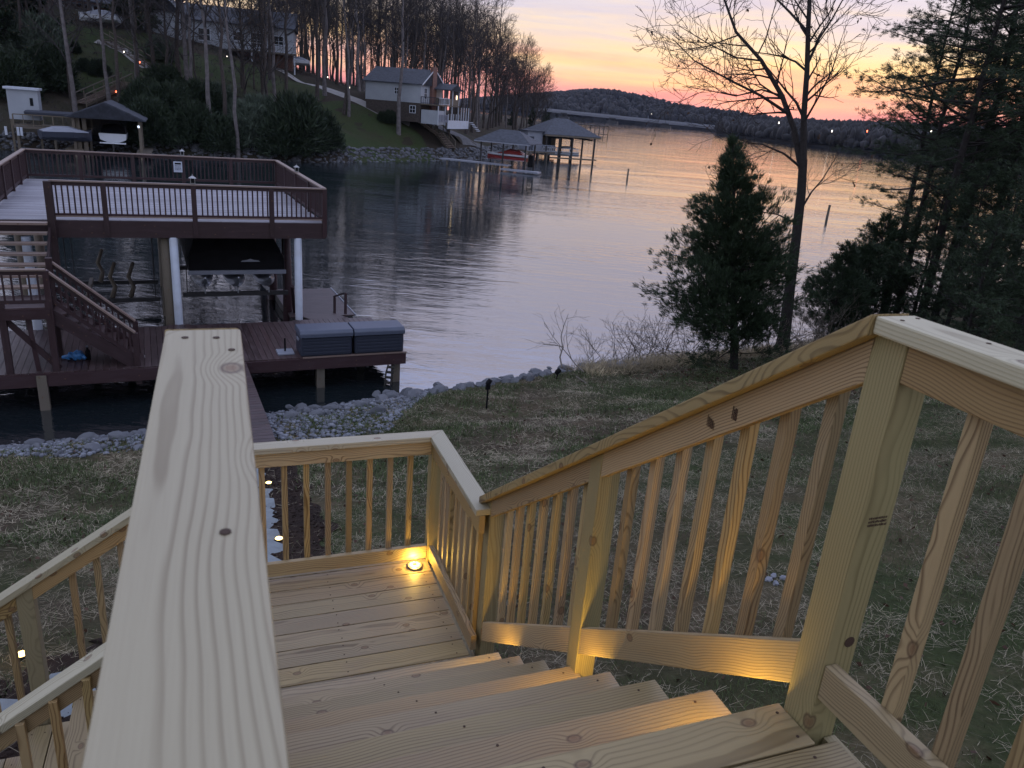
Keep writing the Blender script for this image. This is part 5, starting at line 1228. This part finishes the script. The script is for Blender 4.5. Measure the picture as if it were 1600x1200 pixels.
# hull builder: x forward
def hull(name, par, F, L, Wd, H, mat, z=0, stripe=None):
    V = []; S = [(0, 1, .0, .35), (.3, 1, .0, .1), (.6, .95, .02, 0), (.82, .68, .10, .0), (.95, .3, .22, .12), (1.0, .04, .32, .3)]
    for (f, w, up_, kl) in S:
        x = f*L; hw = w*Wd/2
        V += [(x, -hw, z+H*(1+up_)), (x, -hw*.92, z+H*(.45+up_*.6)), (x, -hw*.45, z+H*(.12+kl*.3)), (x, 0, z+H*kl*.4), (x, hw*.45, z+H*(.12+kl*.3)), (x, hw*.92, z+H*(.45+up_*.6)), (x, hw, z+H*(1+up_))]
    n = 7; Fc = [(i*n+j, (i+1)*n+j, (i+1)*n+j+1, i*n+j+1) for i in range(len(S)-1) for j in range(n-1)]+[tuple(range(n))[::-1], tuple((i*n) for i in range(len(S)))+tuple((i*n+6) for i in range(len(S)-1, -1, -1))]
    b = MB(); b.add(V, Fc); return b.build(name, M[mat], par, F)
def canopy(par, F, x0, x1, w, z0, h, mat, name='cover'):
    b = MB(); V = []
    for (x, k) in ((x0, .15), (x0+(x1-x0)*.25, .9), (x0+(x1-x0)*.6, 1), (x1, .2)):
        V += [(x, -w/2, z0), (x, -w*.4, z0+h*k*.75), (x, 0, z0+h*k), (x, w*.4, z0+h*k*.75), (x, w/2, z0)]
    Fc = [(i*5+j, (i+1)*5+j, (i+1)*5+j+1, i*5+j+1) for i in range(3) for j in range(4)]+[(0, 1, 2, 3, 4), (19, 18, 17, 16, 15)]
    b.add(V, Fc); return b.build(name, M[mat], par, F)
# gabled boathouse on the left and its boat
c = ad(173, 238, 80); c.z = 0
bh = empty('gabled_boathouse', (c.x-.1, c.y, 0), R(2), label='dark gabled boathouse at the far shore sheltering a white boat', cat='boathouse'); F = WM[bh.name]
for x in (-2.6, 2.6):
    for y in (0, 3.2, 6.4): MB().box(x-.11, x+.11, y-.11, y+.11, -1.5, 3.35).build('post', M['oldwood'], bh, F)
for x in (-2.3, -1.8): MB().box(x-.16, x+.16, .2, .35, -.2, 3.3).build('door_leaf', M['oldwood'], bh, F)
MB().box(-2.66, -2.5, .2, 7, .6, 3.3).build('side_wall', M['oldwood'], bh, F); MB().box(-2.6, 2.6, 7, 7.15, .3, 3.4).build('back_wall', M['oldwood'], bh, F)
Fr = F @ RZ(-math.pi/2)
quad_roof(MB(), -7.4, .2, -2.8, 2.8, 3.35, 1.35, .35).build('roof', M['roof'], bh, Fr); g = MB(); gable_wall(g, .12, -2.8, 2.8, 3.35, 1.3); g.build('gable', M['dockred'], bh, Fr)
MB().box(-.35, .35, -.05, .02, 3.42, 3.56).build('tube_light', M['coolstrip'], bh, F)
MB().box(2.45, 2.6, -.2, -.1, 2.8, 2.98).build('post_light', M['coolstrip'], bh, F)
for x0, x1 in ((-3.4, -2.0), (2.2, 3.4)): MB().box(x0, x1, -.3, 7, .55, .7).build('walkway', M['oldwood'], bh, F)
bt = empty('motor_boat', F @ Vector((0.3, 1.0, .8)), R(2), label='white motor boat with black cover, stern out, inside the gabled boathouse', cat='boat'); Fb = WM[bt.name] @ RZ(math.pi/2)
hull('hull', bt, Fb, 5.6, 2.25, .95, 'hull', .35); canopy(bt, Fb, .6, 4.8, 2.15, 1.3, .75, 'black')
MB().box(-.5, 0, -1.05, 1.05, .45, .56).build('swim_platform', M['hull'], bt, Fb, bevel=.02)
b = MB(); b.tube([(-.1, 0, .5), (-.2, 0, .2), (-.25, 0, -.3)], [.16, .1, .06], 8); b.build('outdrive', M['darkmetal'], bt, Fb)
b = MB(); 
for x in (.9, 2.4): b.tube([(x, -1.05, 1.3), (x+.1, -1.0, 2.2), (x+.1, 1.0, 2.2), (x, 1.05, 1.3)], .03, 5)
b.build('bimini_frame', M['darkmetal'], bt, Fb)
# shed, platform and covered boat left of it
c = ad(40, 187, 84); sh_ = empty('white_shed', c, R(4), label='small pale shed on posts at the left edge of the far shore', cat='shed'); F = WM[sh_.name]
MB().box(-1.2, 1.15, 0, 2.2, 0, 2.5).build('wall', M['offwhite'], sh_, F); MB().box(-1.4, 1.3, -.25, 2.4, 2.5, 2.68).build('roof', M['white'], sh_, F); MB().box(.5, .75, -.03, 0, 1.2, 1.85).build('window', M['glassdark'], sh_, F)
for x in (-1.1, 1.05): MB().box(x-.08, x+.08, .1, .26, -3, 0).build('post', M['oldwood'], sh_, F)
c2 = ad(92, 200, 82); pf = empty('covered_jetty', (c2.x, c2.y, 0), R(3), label='weathered jetty platform with railing and tarp between shed and boathouse', cat='jetty'); F = WM[pf.name]; zz = c2.z-.2
MB().box(-3.4, 2.6, 0, 4, zz, zz+.2).build('deck', M['oldwood'], pf, F); MB().box(-2.6, 1.9, .4, 2.6, zz+1.1, zz+1.5).build('tarp', M['boxbody'], pf, F, bevel=.12)
rail_simple(pf, (-3.4, .05, zz+.2), (2.6, .05, zz+.2), .95, 'oldwood', 8)
for x in (-3.2, -.4, 2.4): MB().box(x-.1, x+.1, .1, .3, -1.5, zz).build('post', M['oldwood'], pf, F)
for x in (-4.0, -3.1, -2.85): MB().box(x-.09, x+.09, -.3, -.15, zz-.6, zz+.1).build('white_bumper', M['white'], pf, F)
c3 = ad(104, 215, 80); gb = empty('covered_boat', (c3.x, c3.y, c3.z-.3), R(20), label='small grey tarp covered boat hanging below the jetty', cat='boat'); Fb = WM[gb.name]
hull('hull', gb, Fb @ T(-2, 0, 0), 4, 1.9, .8, 'boxbody'); canopy(gb, Fb, -1.9, 1.6, 1.8, .8, .45, 'boxlid')
# shelter with hipped roof and red white boat
c = ad(748, 252, 97); e_ = ad(822, 262, 95)
ga = math.atan2(e_.y-c.y, e_.x-c.x); gz = empty('boat_shelter', (c.x, c.y, 0), ga, label='small open boat shelter with blue grey hipped roof on posts', cat='boat shelter'); F = WM[gz.name]; GL = math.hypot(e_.x-c.x, e_.y-c.y)
for x in (.2, GL*.5, GL-.2):
    for y in (0, 3.6): MB().box(x-.08, x+.08, y-.08, y+.08, -1.5, 3.1).build('post', M['darkmetal'], gz, F)
quad_roof(MB(), 0, GL, -.2, 3.9, 3.1, 1.35, .5, .1, 2.3).build('roof', M['roof'], gz, F); MB().box(-.5, GL+.5, -.72, -.70, 3.02, 3.16).build('fascia', M['boxlid'], gz, F)
MB().box(-4.6, GL*.7, -1.4, -.1, .55, .70).build('deck', M['boxlid'], gz, F); MB().box(GL*.6, GL+2.2, -2.4, -1.1, .12, .30).build('float_deck', M['boxlid'], gz, F)
for x in (-3.6, -2, .2, 2.4): MB().box(x-.09, x+.09, -1.3, -1.1, -1.5, .55).build('pile', M['oldwood'], gz, F)
rb_ = empty('runabout_boat', F @ Vector((.9, 1.6, 1.0)), ga, label='red and white motor boat hanging in the small boat shelter', cat='boat'); Fb = WM[rb_.name] @ T(4.8, 0, 0) @ RZ(math.pi)
hull('hull', rb_, Fb, 5.2, 2.1, .5, 'redhull'); hull('topside', rb_, Fb @ T(0, 0, .46), 5.25, 2.15, .35, 'hull'); canopy(rb_, Fb, .4, 3.6, 1.9, .8, .6, 'redhull')
b = MB(); b.box(-.7, -.1, -.25, .25, -.5, .9); b.build('outboard_motor', M['black'], rb_, Fb, bevel=.06)
# big boathouse
c = ad(822, 241, 121); e_ = ad(926, 250, 126); ba = math.atan2(e_.y-c.y, e_.x-c.x); BL = math.hypot(e_.x-c.x, e_.y-c.y)
bb = empty('hipped_boathouse', (c.x, c.y, 0), ba, label='large open boathouse with wide hipped roof and blue storage shed at its left end', cat='boathouse'); F = WM[bb.name]
MB().box(0, 2.5, 0, 3, 1.25, 4.0).build('shed_wall', M['boxlid'], bb, F); MB().box(-.2, 2.7, -.3, 3.2, 4.0, 4.18).build('shed_roof', M['roof'], bb, F)
MB().box(.3, 1.1, -.03, 0, 1.3, 3.3).build('shed_door', M['boxbody'], bb, F)
quad_roof(MB(), 2.9, BL, -.6, 8, 3.7, 2.3, .5, .14, 3.6).build('roof', M['roof'], bb, F); MB().box(2.4, BL+.5, -1.12, -1.08, 3.55, 3.78).build('fascia', M['oldwood'], bb, F)
for x in (3.0, 5.2, 7.4, BL-.2):
    for y in (-.4, 3.6, 7.6): MB().box(x-.11, x+.11, y-.11, y+.11, -2, 3.7).build('post', M['darkmetal'], bb, F)
MB().box(-.3, 4.4, -.8, 2.8, 1.05, 1.22).build('upper_walk', M['oldwood'], bb, F); rail_simple(bb, (-.3, -.75, 1.22), (4.4, -.75, 1.22), .95, 'boxlid', 14)
MB().box(4.4, BL-3, 7.7, 7.85, .4, 3.4).build('back_wall', M['oldwood'], bb, F)
for x in (5.2, 7.4, BL-.6): MB().box(x-.1, x+.1, -.3, 7.6, 3.2, 3.45).build('beam', M['darkmetal'], bb, F)
MB().box(3.6, BL+.2, -.9, 0, .35, .52).build('dock', M['oldwood'], bb, F)
for x in (.2, 1.8, 3.2): MB().box(x-.1, x+.1, -.6, -.4, -1.5, 1.05).build('pile', M['oldwood'], bb, F)
for i, (x, lb) in enumerate(((4.6, 'left white pontoon boat parked in the hipped boathouse'), (8.0, 'right white pontoon boat parked in the hipped boathouse'))):
    q = empty('pontoon_boat', F @ Vector((x, 2.4, .8)), ba, label=lb, cat='boat', group='boats in the hipped boathouse'); Fb = WM[q.name]
    MB().box(-1.4, 1.5, -1.1, 1.1, .35, .45).build('deck', M['alu'], q, Fb)
    for y in (-.8, .8): MB().tube([(-1.6, y, .15), (1.6, y, .15)], .28, 8).build('pontoon', M['alu'], q, Fb)
    canopy(q, Fb, -1.4, 1.5, 2.1, .95, .4, 'boxlid'); rail_simple(q, (-1.4, -1.1, .45), (1.5, -1.1, .45), .55, 'hull', 9)
# far flat roofed dock
c = ad(905, 198, 290); c.z = 0; fdk = empty('covered_dock', c, R(10), label='distant flat roofed dock on thin piles beyond the hipped boathouse', cat='dock'); F = WM[fdk.name]
MB().box(-3, 13, 0, 5, 3.4, 3.75).build('roof', M['darkmetal'], fdk, F); MB().box(-3, 13, 0, 5, .6, .8).build('deck', M['darkmetal'], fdk, F)
for i in range(9): MB().box(-3+i*2-.1, -3+i*2+.1, 0, .2, -1, 3.4).build('pile', M['darkmetal'], fdk, F)
# hillside stairs
def ground_stairs(pa, pb, w, n, label, h=.95, mat='oldwood', hand=True):
    A_ = bhit(*pa); B_ = bhit(*pb); t_ = empty('outdoor_stairs', A_, label=label, cat='stairs', group='wooden stairs on the far bank')
    d = B_-A_; d2 = Vector((d.x, d.y, 0)).normalized(); nr = Vector((-d2.y, d2.x, 0))
    for i in range(n):
        q = A_+d*((i+.5)/n); q.z += .35; MB().bar(q-nr*w/2, q+nr*w/2, .30, .06, up=(0, 0, 1)).build('stair_tread', M['railtop'], t_, Matrix.Identity(4))
    for s in (-1, 1):
        o = nr*s*w/2; MB().bar(A_+o+Vector((0, 0, .22)), B_+o+Vector((0, 0, .22)), .08, .25).build('stringer', M[mat], t_, Matrix.Identity(4))
        if hand or s < 0:
            MB().bar(A_+o+Vector((0, 0, .3+h)), B_+o+Vector((0, 0, .3+h)), .09).build('handrail', M[mat], t_, Matrix.Identity(4))
            k = max(2, n//4)
            for i in range(k+1):
                q = A_+o+d*(i/k); MB().bar(q, q+Vector((0, 0, .3+h)), .09).build('post', M[mat], t_, Matrix.Identity(4))
ground_stairs((655, 193), (682, 213), 1.4, 12, 'upper wooden stair flight below the lakeside house')
ground_stairs((686, 214), (705, 236), 1.4, 9, 'lower wooden stair flight going down to the small boat shelter')
ground_stairs((126, 168), (200, 134), 1.3, 20, 'wooden stairs with railing climbing the slope behind the gabled boathouse')
ground_stairs((165, 66), (234, 108), 1.2, 14, 'long railed hillside steps below the brown house')
# small lights on the far bank
for i, (x, y, m_, lb) in enumerate([(194, 87, 'whitelamp', 'highest white path light beside the railed hillside steps'), (219, 104, 'redlamp', 'reddish light halfway down the railed hillside steps'), (243, 121, 'whitelamp', 'white light at the foot of the hillside lawn'), (221, 132, 'whitelamp', 'white light just above the dark bushes'), (182, 150, 'redlamp', 'bright red light beside the stairs behind the boathouse'), (355, 93, 'whitelamp', 'white light in front of the grey hillside house'), (512, 125, 'whitelamp', 'left white light by the driveway'), (546, 142, 'whitelamp', 'right white light at the driveway end')]):
    p = bhit(x, y, 60, 200); q = empty('path_light', p, label=lb, cat='light', group='small lights on the far bank')
    MB().cyl(0, 0, -.1, .3, .04, 6).build('stake', M['darkmetal'], q); MB().tube([(0, 0, .3), (0, 0, .36), (0, 0, .46), (0, 0, .5)], [.03, .06, .06, .03], 8).build('lens', M[m_], q)
# parked things on the hill
p = bhit(572, 136, 60, 200)
cr = empty('parked_car', p, R(-30), label='dark parked car with pale roof beside the lakeside house', cat='car'); F = WM[cr.name]
MB().box(-2.2, 2.2, -.9, .9, .3, .95).build('body', M['boxbody'], cr, F, bevel=.12)
b = MB(); b.add([(-1.5, -.8, .95), (1.1, -.8, .95), (1.1, .8, .95), (-1.5, .8, .95), (-1.2, -.68, 1.5), (.5, -.68, 1.5), (.5, .68, 1.5), (-1.2, .68, 1.5)], BOXF); b.build('cabin', M['glassdark'], cr, F)
MB().box(-1.2, .5, -.7, .7, 1.5, 1.56).build('roof', M['hull'], cr, F)
for x in (-1.4, 1.4):
    for y in (-.9, .9): MB().tube([(x, y-.1, .33), (x, y+.1, .33)], .33, 12).build('wheel', M['black'], cr, F)
p = bhit(157, 43, 60, 260); q = empty('covered_boat', p, R(160), label='white covered boat parked high on the hill near the brown house', cat='boat'); F = WM[q.name]
hull('hull', q, F @ T(-2.7, 0, .5), 5.4, 2.2, .9, 'hull'); canopy(q, F, -2.5, 1.8, 2.1, 1.4, .7, 'boxlid')
p = bhit(455, 108, 60, 260); q = empty('covered_boat', p, R(170), label='long pale covered boat parked at the top of the concrete path', cat='boat'); F = WM[q.name]
hull('hull', q, F @ T(-2.7, 0, .5), 5.4, 2.2, .8, 'hull'); canopy(q, F, -2.5, 1.8, 2.1, 1.3, .5, 'boxlid')
# channel posts in the lake
for x, y, lb in ((980, 278, 'dark channel post standing alone in the middle of the lake'), (1292, 340, 'dark channel post seen between the leafless tree and the pines')):
    p = at(x, y, 0); t = empty('channel_post', p, label=lb, cat='post', group='posts in the lake')
    MB().tube([(0, 0, -2), (.02, 0, .2), (.04, 0, 1.05)], [.12, .11, .10], 10).build('pole', M['oldwood'], t); MB().tube([(.04, 0, 1.05), (.04, 0, 1.10)], .12, 10).build('cap', M['darkmetal'], t)
# ------------------------------------------------------------------ far shores, ridge and bridge
def land(name, outline, peaks, mat='farland', step=14):
    """low wooded land: outline polygon, height from the distance to its edge"""
    O = np.array(outline, float); x0, y0 = O.min(0)-step; x1, y1 = O.max(0)+step
    us = np.arange(x0, x1, step); vs = np.arange(y0, y1, step)
    def fn(u, v):
        ins = np.zeros(u.shape, bool); best = np.full(u.shape, 1e9)
        for (ax, ay), (bx, by) in zip(O, np.roll(O, -1, 0)):
            c_ = ((ay > v) != (by > v)) & (u < (bx-ax)*(v-ay)/(by-ay+1e-9)+ax); ins ^= c_
            dx, dy = bx-ax, by-ay; t_ = np.clip(((u-ax)*dx+(v-ay)*dy)/(dx*dx+dy*dy), 0, 1); best = np.minimum(best, (u-ax-t_*dx)**2+(v-ay-t_*dy)**2)
        d = np.sqrt(best)*np.where(ins, 1, -1); return peaks(u, v, d)
    return obj(name, grid_mesh(name, us, vs, fn, M[mat]), kind='structure'), fn, O
def canopy_mass(name, O, fn, n, Hr, Wr, seed, mat='farwood', minh=.5, sub=2):
    """a distant wood as one mass: thousands of rough crowns on short stems"""
    r = np.random.default_rng(seed); x0, y0 = O.min(0); x1, y1 = O.max(0); P = []
    while len(P) < n:
        u = r.uniform(x0, x1, 4000); v = r.uniform(y0, y1, 4000); h = fn(u, v); k = h > minh; P += list(zip(u[k], v[k], h[k]))
    P = np.array(P[:n]); b = bmesh.new(); bmesh.ops.create_icosphere(b, subdivisions=sub, radius=1)
    for q in b.verts: q.co *= 1+random.uniform(-.28, .28)
    me = bpy.data.meshes.new('c'); b.to_mesh(me); b.free(); pv, pf = me_np(me)
    a = r.uniform(0, 6.28, n); w = r.uniform(*Wr, n); hh = r.uniform(*Hr, n); ca, sa = np.cos(a)[:, None], np.sin(a)[:, None]
    x = (pv[None, :, 0]*ca-pv[None, :, 1]*sa)*w[:, None]+P[:, 0:1]; y = (pv[None, :, 0]*sa+pv[None, :, 1]*ca)*w[:, None]+P[:, 1:2]; z = pv[None, :, 2]*hh[:, None]*.5+P[:, 2:3]+hh[:, None]*.5
    V = np.stack([x, y, z], 2).reshape(-1, 3); Fc = (pf[None]+(np.arange(n)*len(pv))[:, None, None]).reshape(-1, 3)
    return obj(name, mesh(name, V, Fc, M[mat]), kind='stuff')
M['farwood'] = leafmat('far_leafless_wood', (.016, .016, .018), .5)
def P2(px, d): q = ad(px, 200, d); return (q.x, q.y)
# ridge behind the bridge
ridge = [P2(780, 1150), P2(860, 1180), P2(940, 1250), P2(1010, 1300), P2(1120, 1250), P2(1250, 1150), P2(1500, 1150), P2(1800, 1200), P2(1900, 2300), P2(700, 2300)]
def rpk(u, v, d):
    az_ = np.degrees(np.arctan2(u, v)); top = np.interp(az_, [14, 20, 24, 28, 32, 38, 50, 60], [46, 42, 44, 34, 18, 9, 6, 6]); return np.where(d < 0, -3, np.minimum(d*.16, top)+.5)+0*bumps(u*.01, v*.01)
o_, fn, O = land('far_ridge', ridge, rpk, step=22); canopy_mass('ridge_wood', O, fn, 15000, (9, 22), (3, 6), 3, sub=1)
# right hand shore
rsh = [P2(1112, 760), P2(1130, 690), P2(1180, 600), P2(1250, 520), P2(1350, 450), P2(1480, 400), P2(1620, 370), P2(1800, 340), P2(1950, 700), P2(1400, 1000), P2(1180, 900)]
def spk(u, v, d):
    return np.where(d < 0, -2, np.minimum(d*.10, 7)+.4)
o_, fn, O = land('right_shore', rsh, spk, step=11); canopy_mass('right_shore_wood', O, fn, 9000, (5, 13), (1.6, 3.6), 4, sub=1)
for i, (x, y, m_) in enumerate([(1217, 192, 'whitelamp'), (1355, 205, 'redlamp'), (1300, 205, 'whitelamp'), (1455, 205, 'whitelamp'), (1018, 178, 'whitelamp')]):
    p = ad(x, y, 430 if x > 1100 else 1180); q = empty('shore_light', p, label=['white house light on the dark right shore seen left of the bare trunk', 'amber light on the right shore among the pines', 'faint white light on the right shore', 'white light low on the right shore behind the pines', 'tiny white light on the ridge beyond the bridge'][i], cat='light', group='house lights across the lake')
    MB().tube([(0, 0, -.5), (0, 0, -.1), (0, 0, .5)], [.1, .28, .2], 8).build('lens', M[m_], q); MB().cyl(0, 0, -9, -.5, .12, 6).build('pole', M['darkmetal'], q)
# small houses on the ridge shore
for i, (x, d) in enumerate(((1018, 1340), (1088, 1310), (1100, 1300))):
    q_ = ad(x, 190, d); hh = empty('distant_house', (q_.x, q_.y, 9), R(20+i*30), label=['tiny pale house left of centre under the ridge', 'pale house under the ridge near the bridge end', 'second pale house at the bridge end', 'low house on the dark right shore', 'low house on the right shore behind the trees'][i], cat='house', group='distant houses across the lake'); F = WM[hh.name]
    MB().box(-6, 6, -4, 4, -3, 4).build('wall', M['offwhite'], hh, F); quad_roof(MB(), -6, 6, -4, 4, 4, 3).build('roof', M['roof'], hh, F)
# bridge
A_ = ad(840, 170, 1000); B_ = ad(1125, 196, 960)
zA, zB = 9.2, 5.2
br = empty('road_bridge', ((A_.x+B_.x)/2, (A_.y+B_.y)/2, 0), label='long low road bridge crossing the far end of the lake', cat='bridge')
M['bridge'] = plain('bridge_concrete', (.22, .23, .27), .8, .1, .05)
a3 = Vector((A_.x, A_.y, zA)); b3 = Vector((B_.x, B_.y, zB)); I4 = Matrix.Identity(4)
MB().bar(a3, b3, 9, 1.0).build('deck', M['bridge'], br, I4); MB().bar(a3+Vector((0, 0, -1.5)), b3+Vector((0, 0, -1.5)), 6, 1.9).build('girder', M['bridge'], br, I4); MB().bar(a3+Vector((0, -4.3, 1.0)), b3+Vector((0, -4.3, 1.0)), .3, .8).build('parapet', M['bridge'], br, I4)
dr = (b3-a3).normalized()
for x in (885, 963, 1045):
    f = (x-840)/(1125-840); c = a3+(b3-a3)*f; p_ = empty('pier', (c.x, c.y, 0), parent=br)
    MB().bar(c+Vector((0, 0, -2.4))-dr*4, c+Vector((0, 0, -2.4))+dr*4, 7, 1.2).build('pier_cap', M['darkmetal'], p_, I4)
    for k in (-3, -1, 1, 3):
        q = c+dr*k; MB().tube([(q.x, q.y, -2), (q.x, q.y, c.z-2.4)], .9, 8).build('pile', M['darkmetal'], p_, I4)
    MB().bar(Vector((c.x, c.y, .9))-dr*6, Vector((c.x, c.y, .9))+dr*6, 8, 2.8).build('fender', M['darkmetal'], p_, I4)
# ------------------------------------------------------------------ evening haze over the lake
hz_ = MB(); hz_.box(-900, 2500, -60, 2600, -7.5, 75)
hm = bpy.data.materials.new('evening_haze'); hm.use_nodes = True; ht = NT(hm.node_tree); ht.n.clear()
vol = ht.node('ShaderNodeVolumePrincipled', {'Color': (.62, .72, 1, 1), 'Density': .00004, 'Anisotropy': .2}); ho = ht.node('ShaderNodeOutputMaterial'); ht.l.new(vol.outputs[0], ho.inputs['Volume'])
hz_.build('haze', hm, None, Matrix.Identity(4), kind='stuff')
